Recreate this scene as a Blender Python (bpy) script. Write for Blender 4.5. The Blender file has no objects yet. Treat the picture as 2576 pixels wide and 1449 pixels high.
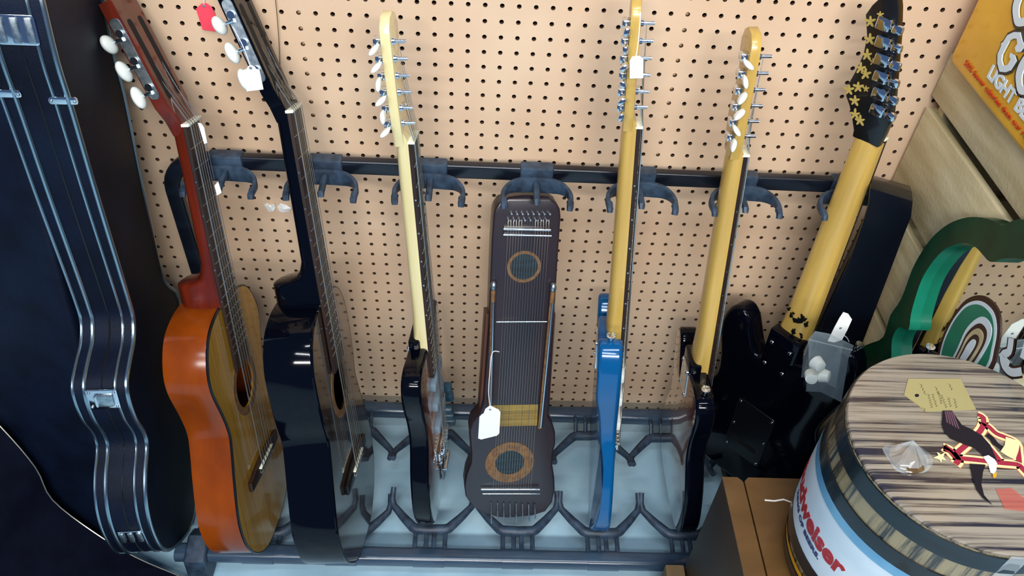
import bpy, bmesh, math, random
from mathutils import Vector, Matrix, Euler
random.seed(7)
C = bpy.context.scene.collection
SC = bpy.context.scene
PI = math.pi

# ------------------------------------------------------------------ camera, world, lights, exposure
cd = bpy.data.cameras.new('camera'); cam = bpy.data.objects.new('camera', cd); C.objects.link(cam)
cd.sensor_width = 36.0; cd.lens = 36.0 * 2019.2 / 2576.0; cd.clip_start = 0.02
RC = ((0.9987399, -0.00383469, 0.05003905), (0.03317525, -0.69770201, -0.71561953), (0.03765653, 0.71637784, -0.69669562))
CL = (0.11034941, -1.15182444, 1.51878975)
cam.matrix_world = Matrix(((RC[0][0], -RC[1][0], -RC[2][0], CL[0]), (RC[0][1], -RC[1][1], -RC[2][1], CL[1]),
                           (RC[0][2], -RC[1][2], -RC[2][2], CL[2]), (0, 0, 0, 1)))
SC.camera = cam
W = bpy.data.worlds.new('shop_ambient'); SC.world = W; W.use_nodes = True
W.node_tree.nodes['Background'].inputs[0].default_value = (0.26, 0.44, 0.90, 1)
W.node_tree.nodes['Background'].inputs[1].default_value = 0.26
def area_light(name, loc, target, sx, sy, power, col):
    l = bpy.data.lights.new(name, 'AREA'); l.shape = 'RECTANGLE'; l.size = sx; l.size_y = sy; l.energy = power; l.color = col
    o = bpy.data.objects.new(name, l); C.objects.link(o); o.location = loc
    o.rotation_euler = (Vector(target) - Vector(loc)).to_track_quat('-Z', 'Y').to_euler()
    return o
area_light('ceiling_tube_light', (0.2, -3.1, 2.75), (0.1, -0.1, 0.5), 2.6, 0.22, 122, (1.0, 0.98, 0.94))
area_light('ceiling_tube_light', (0.3, -1.15, 2.75), (0.2, -0.45, 0.2), 1.3, 0.08, 20, (0.90, 0.96, 1.0))
area_light('ceiling_tube_light', (-0.2, -2.05, 2.75), (0.0, -0.4, 0.2), 1.3, 0.08, 22, (0.92, 0.97, 1.0))
vs = SC.view_settings
SC.display_settings.display_device = 'sRGB'
vs.view_transform = 'Standard'; vs.look = 'None'; vs.exposure = 0.0; vs.gamma = 1.0; vs.use_curve_mapping = False

# ------------------------------------------------------------------ materials
def lin(c):
    return tuple((v / 12.92 if v <= 0.04045 else ((v + 0.055) / 1.055) ** 2.4) for v in c)
def H(h):
    return lin(tuple(int(h[i:i + 2], 16) / 255 for i in (0, 2, 4)))
def mat(name, h, rough=0.5, metal=0.0, coat=0.0, h2=None, scale=(20, 20, 20), detail=4, lo=0.35, hi=0.65, bump=0.0, bscale=200, alpha=1.0, spec=0.5, trans=0.0, coord='Object', dist=0.0, coatrough=0.04):
    m = bpy.data.materials.new(name); m.use_nodes = True
    nt = m.node_tree; b = nt.nodes['Principled BSDF']
    c = H(h)
    b.inputs['Base Color'].default_value = (*c, 1); b.inputs['Roughness'].default_value = rough
    b.inputs['Metallic'].default_value = metal; b.inputs['Coat Weight'].default_value = coat; b.inputs['Coat Roughness'].default_value = coatrough
    b.inputs['Alpha'].default_value = alpha; b.inputs['Specular IOR Level'].default_value = spec; b.inputs['Transmission Weight'].default_value = trans
    tc = nt.nodes.new('ShaderNodeTexCoord')
    if h2:
        mp = nt.nodes.new('ShaderNodeMapping'); mp.inputs['Scale'].default_value = scale
        nz = nt.nodes.new('ShaderNodeTexNoise'); nz.inputs['Detail'].default_value = detail; nz.inputs['Scale'].default_value = 1.0; nz.inputs['Distortion'].default_value = dist
        rp = nt.nodes.new('ShaderNodeValToRGB')
        rp.color_ramp.elements[0].position = lo; rp.color_ramp.elements[1].position = hi
        rp.color_ramp.elements[0].color = (*c, 1); rp.color_ramp.elements[1].color = (*H(h2), 1)
        nt.links.new(tc.outputs[coord], mp.inputs[0]); nt.links.new(mp.outputs[0], nz.inputs['Vector'])
        nt.links.new(nz.outputs['Fac'], rp.inputs[0]); nt.links.new(rp.outputs[0], b.inputs['Base Color'])
    if bump:
        bz = nt.nodes.new('ShaderNodeTexNoise'); bz.inputs['Scale'].default_value = bscale; bz.inputs['Detail'].default_value = 3
        bp = nt.nodes.new('ShaderNodeBump'); bp.inputs['Strength'].default_value = bump; bp.inputs['Distance'].default_value = 0.002
        nt.links.new(tc.outputs['Object'], bz.inputs['Vector']); nt.links.new(bz.outputs['Fac'], bp.inputs['Height']); nt.links.new(bp.outputs[0], b.inputs['Normal'])
    return m
M = dict(
    board=mat('hardboard_pegboard', 'dcbfa1', 0.62, h2='d1b091', scale=(5, 5, 5), detail=6, bump=0.05, bscale=400),
    core=mat('raw_hardboard_core', '4a3524', 0.85), cavity=mat('cavity_shade', '0a0807', 0.9), stud=mat('pine_stud', 'c9a67c', 0.7),
    floor=mat('painted_concrete', '8fb4c8', 0.42, h2='a9cbdc', scale=(9, 9, 9), detail=8, lo=0.3, hi=0.7, bump=0.08, bscale=90),
    rack=mat('black_rack_steel', '090c14', 0.28, h2='131a26', scale=(8, 8, 30)), rail=mat('dusty_grey_rail', '2c3c4e', 0.20, h2='3a4d60', scale=(9, 60, 60), detail=5), strap=mat('black_leather', '080d18', 0.27, spec=0.6, bump=0.06, bscale=500),
    hook=mat('dusty_black_plastic', '1f2b3a', 0.5, h2='33465a', scale=(60, 60, 60), detail=5),
    black=mat('gloss_black_lacquer', '04060f', 0.08, spec=0.22), satin=mat('satin_black', '07080b', 0.35),
    vinyl=mat('black_case_vinyl', '040918', 0.5, h2='091428', scale=(12, 12, 12), detail=6, bump=0.45, bscale=900, spec=0.15),
    bag=mat('black_nylon', '040816', 0.8, h2='080c1c', scale=(25, 25, 25), bump=0.5, bscale=1200, spec=0.08),
    alu=mat('aluminium_trim', '9fb4bf', 0.28, metal=1.0), chrome=mat('chrome', 'd8e0e6', 0.10, metal=1.0),
    nickel=mat('dull_nickel', 'c2ced2', 0.33, metal=1.0, h2='93a1a8', scale=(150, 150, 150)),
    white=mat('white_plastic', 'eef3ea', 0.3), bone=mat('bone_nut', 'e9ead2', 0.4), paper=mat('white_paper', 'f4f4ef', 0.7),
    mahog=mat('red_mahogany', '64200f', 0.22, coat=0.2, h2='4a160d', scale=(60, 60, 6), detail=5),
    rib=mat('orange_brown_ribs', '8f4009', 0.20, spec=0.32, h2='5c2408', scale=(14, 14, 5), detail=4, lo=0.3, hi=0.75),
    spruce=mat('amber_spruce_top', 'ab8028', 0.16, coat=0.4, h2='92691f', scale=(10, 220, 4), detail=3),
    darktop=mat('dark_wood_top', '3a2a1c', 0.10, coat=0.5, h2='1f1711', scale=(10, 180, 4), detail=3),
    rosewood=mat('rosewood', '2b1a14', 0.45, h2='1c100d', scale=(80, 80, 8)),
    maple=mat('honey_maple', 'c9a755', 0.28, coat=0.3, h2='b8954a', scale=(60, 60, 5), detail=4),
    pale=mat('pale_maple', 'e2d6a4', 0.28, coat=0.4, h2='d8c890', scale=(60, 60, 5)),
    blue=mat('metallic_blue', '045288', 0.15, coat=0.25, metal=0.1), string=mat('wound_string', 'a8a79a', 0.3, metal=0.9), steel=mat('plain_string', 'cdd2d6', 0.25, metal=0.9),
    fret=mat('fret_wire', 'c8ccc8', 0.25, metal=1.0), grey=mat('grey_plastic', '6f8290', 0.4),
    ukewood=mat('dark_mahogany', '281a1e', 0.33, spec=0.9, h2='17131c', scale=(70, 20, 6), detail=5, lo=0.3, hi=0.7),
    inlay=mat('worn_rosette', '7a5a35', 0.5, h2='5f4028', scale=(120, 120, 120)), ukeside=mat('brown_side', '4b2c22', 0.35),
    brass=mat('old_gold_paper', '7f6528', 0.5, h2='98803a', scale=(90, 10, 90)), red=mat('red_card', 'f0455a', 0.7), deep=mat('sound_hole_dark', '0f1c24', 0.5, h2='1a2e38', scale=(20, 20, 240)), hole=mat('inside_dark', '05070a', 0.9),
    crate=mat('raw_pine', 'd6cca6', 0.7, h2='bcae84', scale=(30, 5, 40), detail=6, bump=0.3, bscale=150),
    sign=mat('yellow_plastic', 'ecb51e', 0.25, coat=0.2, h2='dca214', scale=(14, 14, 14), detail=4), signred=mat('red_print', 'c8431a', 0.5), signwhite=mat('pale_blue_white', 'dcebf2', 0.4), signdark=mat('dark_outline', '3a3320', 0.5),
    green=mat('dark_green_paint', '07301f', 0.35, h2='0c4028', scale=(20, 20, 20)), greenlit=mat('green_lit_and_emblem', '0b6f55', 0.3, h2='0f8063', scale=(15, 15, 15)),  # greenlit: frame green lightened as if lit, also the emblem's own green
    mirror=mat('mirror_glass', 'dfe6e2', 0.02, metal=1.0), brown=mat('brown_paint', '3c2217', 0.4),
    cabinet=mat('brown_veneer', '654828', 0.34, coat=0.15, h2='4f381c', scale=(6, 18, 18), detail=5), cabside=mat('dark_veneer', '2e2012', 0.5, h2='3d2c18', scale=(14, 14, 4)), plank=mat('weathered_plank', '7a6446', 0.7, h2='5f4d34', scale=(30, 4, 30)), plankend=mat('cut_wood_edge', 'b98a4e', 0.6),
    hoop=mat('dark_green_grey_hoop', '081218', 0.26, coat=0.2, h2='0d1c22', scale=(10, 10, 60)), label=mat('pale_label', 'd8e6ee', 0.35, h2='c2d6e2', scale=(14, 14, 14), detail=5), labelblue=mat('blue_border', '4a86ad', 0.3, h2='6ba3c4', scale=(14, 14, 14)), lred=mat('label_red', 'a3202a', 0.45), lblue=mat('label_navy', '26345f', 0.5),
    lorange=mat('orange_band', 'f0a818', 0.4), hobby=mat('tan_tag', 'a59a68', 0.6), ink=mat('brown_ink', '4a4526', 0.7), cream=mat('cream_line', 'f4e7a6', 0.5), orange=mat('orange_glow_line', 'e08a50', 0.5), eagle=mat('black_brown_ink', '16101a', 0.5), wing=mat('wing_mauve', '6a4a58', 0.5),
    logored=mat('logo_red', 'a02a40', 0.45), stick=mat('faded_red_film', 'e06a5c', 0.4, alpha=0.30), cork=mat('brown_plug', '7d6238', 0.15, coat=1.0, h2='5b4526', scale=(40, 40, 40)), film=mat('clear_film', 'e8f2f6', 0.08, alpha=0.22), zip=mat('plastic_bag', 'c4d6e0', 0.12, alpha=0.20, coat=0.6),
    guard=mat('smoked_pickguard', '1b1a1c', 0.08, coat=1.0), flower=mat('yellow_flower_print', 'a8924a', 0.5), blackhead=mat('black_print_head', '0d0c0c', 0.3, coat=0.4),
    cover=mat('black_plastic_cover', '090a10', 0.3), straw=mat('string_cord', 'dcdde6', 0.8), teal=mat('teal_plastic', '24475a', 0.35),
)
def sunburst(name, face):
    # finish that fades from a warm centre to a black rim, by distance from the body's centre line
    m = bpy.data.materials.new(name); m.use_nodes = True; nt = m.node_tree; b = nt.nodes['Principled BSDF']
    b.inputs['Roughness'].default_value = 0.12; b.inputs['Coat Weight'].default_value = 1.0
    tc = nt.nodes.new('ShaderNodeTexCoord'); mp = nt.nodes.new('ShaderNodeMapping')
    mp.inputs['Location'].default_value = (0, 0, -1.15); mp.inputs['Scale'].default_value = (0, 6.4, 5.0)
    g = nt.nodes.new('ShaderNodeTexGradient'); g.gradient_type = 'SPHERICAL'; rp = nt.nodes.new('ShaderNodeValToRGB')
    e = rp.color_ramp.elements; e[0].position = 0.0; e[0].color = (0.004, 0.003, 0.003, 1); e[1].position = 0.75; e[1].color = (*H(face), 1)
    k = e.new(0.25); k.color = (*H('5a1c0c'), 1)
    nt.links.new(tc.outputs['Object'], mp.inputs[0]); nt.links.new(mp.outputs[0], g.inputs[0]); nt.links.new(g.outputs[0], rp.inputs[0]); nt.links.new(rp.outputs[0], b.inputs['Base Color'])
    return m
M['burst'] = sunburst('sunburst_lacquer', 'b06a1c'); M['burst2'] = sunburst('dark_sunburst_lacquer', '8f5420')
def planks(name, axis, light, dark, n):
    m = bpy.data.materials.new(name); m.use_nodes = True; nt = m.node_tree; b = nt.nodes['Principled BSDF']
    b.inputs['Roughness'].default_value = 0.22; b.inputs['Coat Weight'].default_value = 0.5
    tc = nt.nodes.new('ShaderNodeTexCoord'); mp = nt.nodes.new('ShaderNodeMapping'); mp.inputs['Scale'].default_value = axis
    mp.inputs['Rotation'].default_value = (0, 0, -0.15 if axis[0] < axis[1] else 0)
    nz = nt.nodes.new('ShaderNodeTexNoise'); nz.inputs['Scale'].default_value = 1.0; nz.inputs['Detail'].default_value = 7; nz.inputs['Roughness'].default_value = 0.62; nz.inputs['Distortion'].default_value = 0.15
    rp = nt.nodes.new('ShaderNodeValToRGB'); e = rp.color_ramp.elements
    e[0].position = 0.41; e[0].color = (*H(dark), 1); e[1].position = 0.56; e[1].color = (*H(light), 1)
    k = e.new(0.475); k.color = (*H(n), 1)
    nt.links.new(tc.outputs['Object'], mp.inputs[0]); nt.links.new(mp.outputs[0], nz.inputs['Vector']); nt.links.new(nz.outputs['Fac'], rp.inputs[0]); nt.links.new(rp.outputs[0], b.inputs['Base Color'])
    return m
M['lid'] = planks('printed_plank_lid', (3.2, 150, 1), '9a9080', '2c2a34', '7b7266')
M['stave'] = planks('printed_barrel_staves', (95, 95, 3), '8b7f5e', '2a2a26', '6d644b')

# ------------------------------------------------------------------ mesh helpers
def ob(name, bm, m, parent=None, smooth=True, ang=38):
    bmesh.ops.recalc_face_normals(bm, faces=bm.faces)
    if smooth:
        for f in bm.faces: f.smooth = True
        for e in bm.edges:
            if len(e.link_faces) == 2 and e.calc_face_angle(0) > math.radians(ang): e.smooth = False
    me = bpy.data.meshes.new(name); bm.to_mesh(me); bm.free()
    for k in (m if isinstance(m, (list, tuple)) else [m]): me.materials.append(M[k] if isinstance(k, str) else k)
    o = bpy.data.objects.new(name, me); C.objects.link(o)
    if parent: o.parent = parent
    return o
def tag(o, label, cat, group=None):
    o['label'] = label; o['category'] = cat
    if group: o['group'] = group
    return o
def thing(name, label, cat, loc=(0, 0, 0), rot=None, group=None):
    o = bpy.data.objects.new(name, None); C.objects.link(o); o.empty_display_size = 0.05
    o.location = loc
    if rot is not None:
        a = Vector(rot)
        o.rotation_mode = 'QUATERNION'; o.rotation_quaternion = Matrix.Rotation(a.length, 3, a).to_quaternion() if a.length > 0 else (1, 0, 0, 0)
    return tag(o, label, cat, group)
def struct(o): o['kind'] = 'structure'; return o
def N(): return bmesh.new()
def YZ(u, v, w): return Vector((w, u, v))        # outline in local y,z; thickness along x
def XY(u, v, w): return Vector((u, v, w))
def XZ(u, v, w): return Vector((u, w, v))
def area2(p): return sum(p[i][0] * p[(i + 1) % len(p)][1] - p[(i + 1) % len(p)][0] * p[i][1] for i in range(len(p)))
def inset(p, d):
    s = 1 if area2(p) > 0 else -1; out = []; n = len(p)
    for i in range(n):
        a, b, c = Vector(p[i - 1]), Vector(p[i]), Vector(p[(i + 1) % n])
        e1, e2 = (b - a), (c - b)
        e1 = e1.normalized() if e1.length > 1e-9 else e2.normalized(); e2 = e2.normalized() if e2.length > 1e-9 else e1
        nn = Vector((-(e1.y + e2.y), e1.x + e2.x)) * s
        nn = nn.normalized() if nn.length > 1e-6 else Vector((-e1.y, e1.x)) * s
        k = max(0.5, nn.dot(Vector((-e1.y, e1.x)) * s))
        out.append(tuple(b + nn * d / k))
    return out
def prism(bm, pts, a, b, ax=YZ, bev=0.0, n=3, mi=0, caps=(True, True), side_mi=None):
    pts = [tuple(p) for p in pts]; rings = []
    if bev > 0:
        seq = [(bev * (1 - math.sin(i * PI / 2 / n)), a + bev * (1 - math.cos(i * PI / 2 / n))) for i in range(n + 1)]
        seq += [(bev * (1 - math.cos(i * PI / 2 / n)), b - bev * (1 - math.sin(i * PI / 2 / n))) for i in range(n + 1)]
    else: seq = [(0, a), (0, b)]
    for d, w in seq:
        q = inset(pts, d) if d > 1e-7 else pts
        rings.append([bm.verts.new(ax(u, v, w)) for u, v in q])
    k = len(pts)
    for r0, r1 in zip(rings, rings[1:]):
        for i in range(k):
            f = bm.faces.new((r0[i], r0[(i + 1) % k], r1[(i + 1) % k], r1[i])); f.material_index = mi if side_mi is None else side_mi
    if caps[0]: bm.faces.new(rings[0][::-1]).material_index = mi
    if caps[1]: bm.faces.new(rings[-1]).material_index = mi
    return bm
def ring_plate(bm, outer, inner, a, b, ax=YZ):
    # plate with one hole
    for w in (a, b):
        es = []
        for L in (outer, inner):
            vsn = [bm.verts.new(ax(u, v, w)) for u, v in L]
            es += [bm.edges.new((vsn[i], vsn[(i + 1) % len(vsn)])) for i in range(len(vsn))]
        bmesh.ops.triangle_fill(bm, use_beauty=True, use_dissolve=False, edges=es)
    for L in (outer, inner):
        A = [bm.verts.new(ax(u, v, a)) for u, v in L]; B = [bm.verts.new(ax(u, v, b)) for u, v in L]
        for i in range(len(L)): bm.faces.new((A[i], A[(i + 1) % len(L)], B[(i + 1) % len(L)], B[i]))
    bmesh.ops.remove_doubles(bm, verts=bm.verts, dist=1e-6)
    return bm
def tube(bm, pts, r, n=8, caps=True, rs=None, flat=1.0):
    P = [Vector(p) for p in pts]; k = len(P); rings = []
    t = (P[1] - P[0]).normalized(); u = t.orthogonal().normalized()
    for i in range(k):
        t2 = ((P[min(i + 1, k - 1)] - P[max(i - 1, 0)])).normalized()
        u = (u - t2 * u.dot(t2)); u = u.normalized() if u.length > 1e-6 else t2.orthogonal().normalized()
        v = t2.cross(u); R = rs[i] if rs else r
        rings.append([bm.verts.new(P[i] + (u * math.cos(2 * PI * j / n) + v * flat * math.sin(2 * PI * j / n)) * R) for j in range(n)])
    for r0, r1 in zip(rings, rings[1:]):
        for j in range(n): bm.faces.new((r0[j], r0[(j + 1) % n], r1[(j + 1) % n], r1[j]))
    if caps: bm.faces.new(rings[0][::-1]); bm.faces.new(rings[-1])
    return bm
def sweep(bm, pts, prof, up):
    # section prof (side, up) carried along pts; side = along x up
    P = [Vector(p) for p in pts]; k = len(P); up = Vector(up); rings = []
    for i in range(k):
        t = (P[min(i + 1, k - 1)] - P[max(i - 1, 0)]).normalized(); s = t.cross(up).normalized()
        rings.append([bm.verts.new(P[i] + s * a + up * b) for a, b in prof])
    n = len(prof)
    for r0, r1 in zip(rings, rings[1:]):
        for j in range(n): bm.faces.new((r0[j], r0[(j + 1) % n], r1[(j + 1) % n], r1[j]))
    bm.faces.new(rings[0][::-1]); bm.faces.new(rings[-1])
    return bm
def loft(bm, rings, caps=True):
    R = [[bm.verts.new(p) for p in r] for r in rings]; n = len(R[0])
    for r0, r1 in zip(R, R[1:]):
        for j in range(n): bm.faces.new((r0[j], r0[(j + 1) % n], r1[(j + 1) % n], r1[j]))
    if caps: bm.faces.new(R[0][::-1]); bm.faces.new(R[-1])
    return bm
def rrect(w, h, r, n=4):
    out = []
    for cx, cy, a0 in ((w / 2 - r, h / 2 - r, 0), (-w / 2 + r, h / 2 - r, PI / 2), (-w / 2 + r, -h / 2 + r, PI), (w / 2 - r, -h / 2 + r, 1.5 * PI)):
        for i in range(n + 1): out.append((cx + r * math.cos(a0 + i * PI / 2 / n), cy + r * math.sin(a0 + i * PI / 2 / n)))
    return out
def box(bm, c, s, bev=0.0, ax=XY):
    prism(bm, [(c[0] + u, c[1] + v) for u, v in (rrect(s[0], s[1], min(bev * 1.2, s[0] * .45, s[1] * .45), 2) if bev else [(s[0] / 2, s[1] / 2), (-s[0] / 2, s[1] / 2), (-s[0] / 2, -s[1] / 2), (s[0] / 2, -s[1] / 2)])],
          c[2] - s[2] / 2, c[2] + s[2] / 2, ax, bev=min(bev, s[2] * .45), n=2)
    return bm
def ell(bm, c, r, n=12, m=8):
    rows = []
    for i in range(1, m):
        a = PI * i / m
        rows.append([bm.verts.new((c[0] + r[0] * math.sin(a) * math.cos(2 * PI * j / n), c[1] + r[1] * math.sin(a) * math.sin(2 * PI * j / n), c[2] + r[2] * math.cos(a))) for j in range(n)])
    t = bm.verts.new((c[0], c[1], c[2] + r[2])); b = bm.verts.new((c[0], c[1], c[2] - r[2]))
    for r0, r1 in zip(rows, rows[1:]):
        for j in range(n): bm.faces.new((r0[j], r1[j], r1[(j + 1) % n], r0[(j + 1) % n]))
    for j in range(n): bm.faces.new((t, rows[0][j], rows[0][(j + 1) % n])); bm.faces.new((b, rows[-1][(j + 1) % n], rows[-1][j]))
    return bm
def cyl(bm, p, q, r, r2=None, n=14): return tube(bm, [p, q], r, n, True, [r, r if r2 is None else r2])
def lathe(bm, prof, n=64, c=(0, 0), close=True):
    rings = [[bm.verts.new((c[0] + r * math.cos(2 * PI * j / n), c[1] + r * math.sin(2 * PI * j / n), z)) for j in range(n)] for r, z in prof]
    for r0, r1 in zip(rings, rings[1:]):
        for j in range(n): bm.faces.new((r0[j], r0[(j + 1) % n], r1[(j + 1) % n], r1[j]))
    if close: bm.faces.new(rings[0][::-1]); bm.faces.new(rings[-1])
    return bm
def cat(pts, n=6, closed=False):
    P = [Vector(p) for p in pts]; k = len(P); out = []
    for i in range(k if closed else k - 1):
        a, b, c, d = (P[i - 1], P[i], P[(i + 1) % k], P[(i + 2) % k]) if closed else (P[max(i - 1, 0)], P[i], P[i + 1], P[min(i + 2, k - 1)])
        for s in range(n):
            t = s / n
            out.append(tuple(.5 * ((2 * b) + (c - a) * t + (2 * a - 5 * b + 4 * c - d) * t * t + (3 * b - a - 3 * c + d) * t ** 3)))
    if not closed: out.append(tuple(P[-1]))
    return out
def dedupe(p, e=1e-4):
    out = []
    for q in p:
        if not out or (Vector(q) - Vector(out[-1])).length > e: out.append(q)
    if (Vector(out[0]) - Vector(out[-1])).length < e: out.pop()
    return out
def stroke(bm, pts, w, lift, ax=XY):
    # flat ribbon of width w along 2D pts
    P = [Vector(p) for p in pts]; k = len(P); prev = None
    for i in range(k):
        t = (P[min(i + 1, k - 1)] - P[max(i - 1, 0)]).normalized(); s = Vector((-t.y, t.x)) * w / 2
        cur = (bm.verts.new(ax(*(P[i] + s), lift)), bm.verts.new(ax(*(P[i] - s), lift)))
        if prev: bm.faces.new((prev[0], prev[1], cur[1], cur[0]))
        prev = cur
    return bm
def text(name, body, size, m, parent, place, depth=0.0006, bold=0.0, sx=1.0):
    # letters as a mesh; place(u, v, w) puts a point of the flat text into the parent's space
    cu = bpy.data.curves.new(name, 'FONT'); cu.body = body; cu.size = size; cu.extrude = depth; cu.offset = bold; cu.resolution_u = 4
    o = bpy.data.objects.new(name, cu); C.objects.link(o)
    me = bpy.data.meshes.new_from_object(o.evaluated_get(bpy.context.evaluated_depsgraph_get()))
    bpy.data.objects.remove(o); bpy.data.curves.remove(cu)
    for v in me.vertices: v.co = place(v.co.x * sx, v.co.y, v.co.z)
    me.materials.clear(); me.materials.append(M[m]); me.name = name
    r = bpy.data.objects.new(name, me); C.objects.link(r); r.parent = parent
    return r
ext = lambda L: L

# ------------------------------------------------------------------ the setting
PIT = 0.0254
def pegboard():
    vs_, fs = [], []
    c0, c1, r0, r1 = -52, 66, -23, 38; n = 12; R = 0.0036; D = 0.006
    cs = [(math.cos(PI / 4 + 2 * PI * i / n), math.sin(PI / 4 + 2 * PI * i / n)) for i in range(n)]
    h = PIT / 2
    for c in range(c0, c1 + 1):
        for r in range(r0, r1 + 1):
            x, z = c * PIT, 0.985 - r * PIT; b = len(vs_)
            lo = max(z - h, 0.0)
            vs_ += [(x + h, 0, z + h), (x - h, 0, z + h), (x - h, 0, lo), (x + h, 0, lo)]
            vs_ += [(x + R * a, 0, z + R * q) for a, q in cs]; vs_ += [(x + R * a, D, z + R * q) for a, q in cs]
            for k in range(4):
                arc = [b + 4 + (3 * k + j) % n for j in range(4)]
                fs.append([b + k] + arc + [b + (k + 1) % 4])
            for j in range(n): fs.append([b + 4 + j, b + 4 + n + j, b + 4 + n + (j + 1) % n, b + 4 + (j + 1) % n])
    me = bpy.data.meshes.new('wall_back'); me.from_pydata(vs_, [], fs); me.materials.append(M['board']); me.materials.append(M['core']); me.polygons.foreach_set('material_index', [1 if len(f) == 4 else 0 for f in fs]); me.update()
    o = bpy.data.objects.new('wall_back', me); C.objects.link(o); return struct(o)
pegboard()
struct(ob('wall_cavity', box(N(), (0.18, 0.062, 0.8), (3.1, 0.02, 1.62)), 'cavity', smooth=False))  # near-black panel, its colour stands in for shade behind the holes
for k, c in enumerate((-30.5, -7, 16, 39.5)):
    struct(ob('trim_%d' % (k + 1), box(N(), (c * PIT, 0.0265, 0.79), (0.038, 0.040, 1.58)), 'stud', smooth=False))
struct(ob('floor', box(N(), (0.2, -1.6, -0.02), (4.6, 3.4, 0.04)), 'floor', smooth=False))

# ------------------------------------------------------------------ the guitar rack
rack = thing('guitar_rack', 'black metal seven-space guitar rack with rubber neck hooks standing against the pegboard', 'guitar rack', (0.19, -0.24, 0))
rl = lambda x, y, z: (x - 0.19, y + 0.24, z)
RX0, RX1, BY, BZ = -0.402, 0.775, -0.0865, 0.7460
def arc_end(x, s):
    return [(x - s * 0.06 + s * 0.06 * math.sin(a), BY, BZ - 0.06 + 0.06 * math.cos(a)) for a in [i * PI / 16 for i in range(9)]]
path = [(RX0, BY, 0.03), (RX0, BY, 0.3)] + arc_end(RX0, -1)[::-1] + [(0.0, BY, BZ), (0.4, BY, BZ)] + arc_end(RX1, 1) + [(RX1, BY, 0.3), (RX1, BY, 0.03)]
ob('top_bar', sweep(N(), [rl(*p) for p in path], rrect(0.026, 0.016, 0.0035, 3), (0, 1, 0)), 'rack', rack)
FRY, FRZ, RRY, RRZ = -0.402, 0.056, -0.064, 0.072
rail_prof = [(a, b) for a, b in rrect(0.034, 0.030, 0.012, 4)]
ob('front_rail', sweep(N(), [rl(x, FRY, FRZ) for x in (-0.455, 0.1, 0.66)], rail_prof, (0, 0, 1)), 'rail', rack)
ob('back_rail', sweep(N(), [rl(x, RRY, RRZ) for x in (-0.40, 0.1, 0.77)], rail_prof, (0, 0, 1)), 'rail', rack)
for x in (-0.412, 0.66):
    e = ob('base_arm', box(N(), rl(x, -0.235, 0.05), (0.03, 0.37, 0.036), 0.006), 'rack', rack)
    ob('foot', prism(N(), [rl(0, -0.395, 0)[1:], rl(0, -0.365, 0)[1:], rl(0, -0.362, 0.075)[1:], rl(0, -0.385, 0.09)[1:], rl(0, -0.432, 0.075)[1:], rl(0, -0.44, 0)[1:]], x - 0.19 - 0.020, x - 0.19 + 0.020, YZ, bev=0.005), 'hook', e)
HX = [-0.304, -0.146, 0.022, 0.193, 0.360, 0.527, 0.704]
def hook(x):
    # saddle clip over the bar, arched blade below it and three short fingers reaching forward
    w = 0.0525
    h = ob('neck_hook', box(N(), rl(x, BY - 0.0005, BZ + 0.0005), (0.054, 0.022, 0.0295), 0.003), 'hook', rack)
    half = [(0, -0.101, 0.7330, .029), (w * .42, -0.103, 0.7330, .028), (w * .74, -0.110, 0.7345, .023), (w * .95, -0.123, 0.7355, .0165), (w * 1.03, -0.139, 0.7365, .012), (w, -0.156, 0.7360, .010)]
    Y = [(-a, b, c, d) for a, b, c, d in reversed(half[1:])] + half
    Yc = cat([q[:3] for q in Y], 3); hs = [p[0] for p in cat([(q[3], 0) for q in Y], 3)]
    rings = []
    for i, p in enumerate(Yc):
        t = (Vector(Yc[min(i + 1, len(Yc) - 1)]) - Vector(Yc[max(i - 1, 0)])); t.z = 0; t.normalize(); nn = Vector((-t.y, t.x, 0)); hh = hs[i] / 2
        rings.append([Vector(rl(p[0] + x, p[1], p[2])) + nn * a + Vector((0, 0, b)) for a, b in ((.0035, hh * .8), (.0025, hh), (-.0025, hh), (-.0035, hh * .8), (-.0035, -hh * .8), (-.0025, -hh), (.0025, -hh), (.0035, -hh * .8))])
    ob('yoke', loft(N(), rings), 'hook', h)
    for s in (-1, 0, 1):
        bm = N(); y0 = -0.100 if s == 0 else -0.148; y1 = -0.147 if s == 0 else -0.159
        tube(bm, [rl(x + s * w, y0, 0.7365), rl(x + s * w, (y0 + y1) / 2, 0.7365), rl(x + s * w * .99, y1, 0.7350), rl(x + s * w * .985, y1 - .003, 0.7295)], 0.0055, 8, True, [0.0060, 0.0055, 0.0056, 0.0048])
        ob('finger', bm, 'hook', h)
for x in HX: hook(x)
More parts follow.
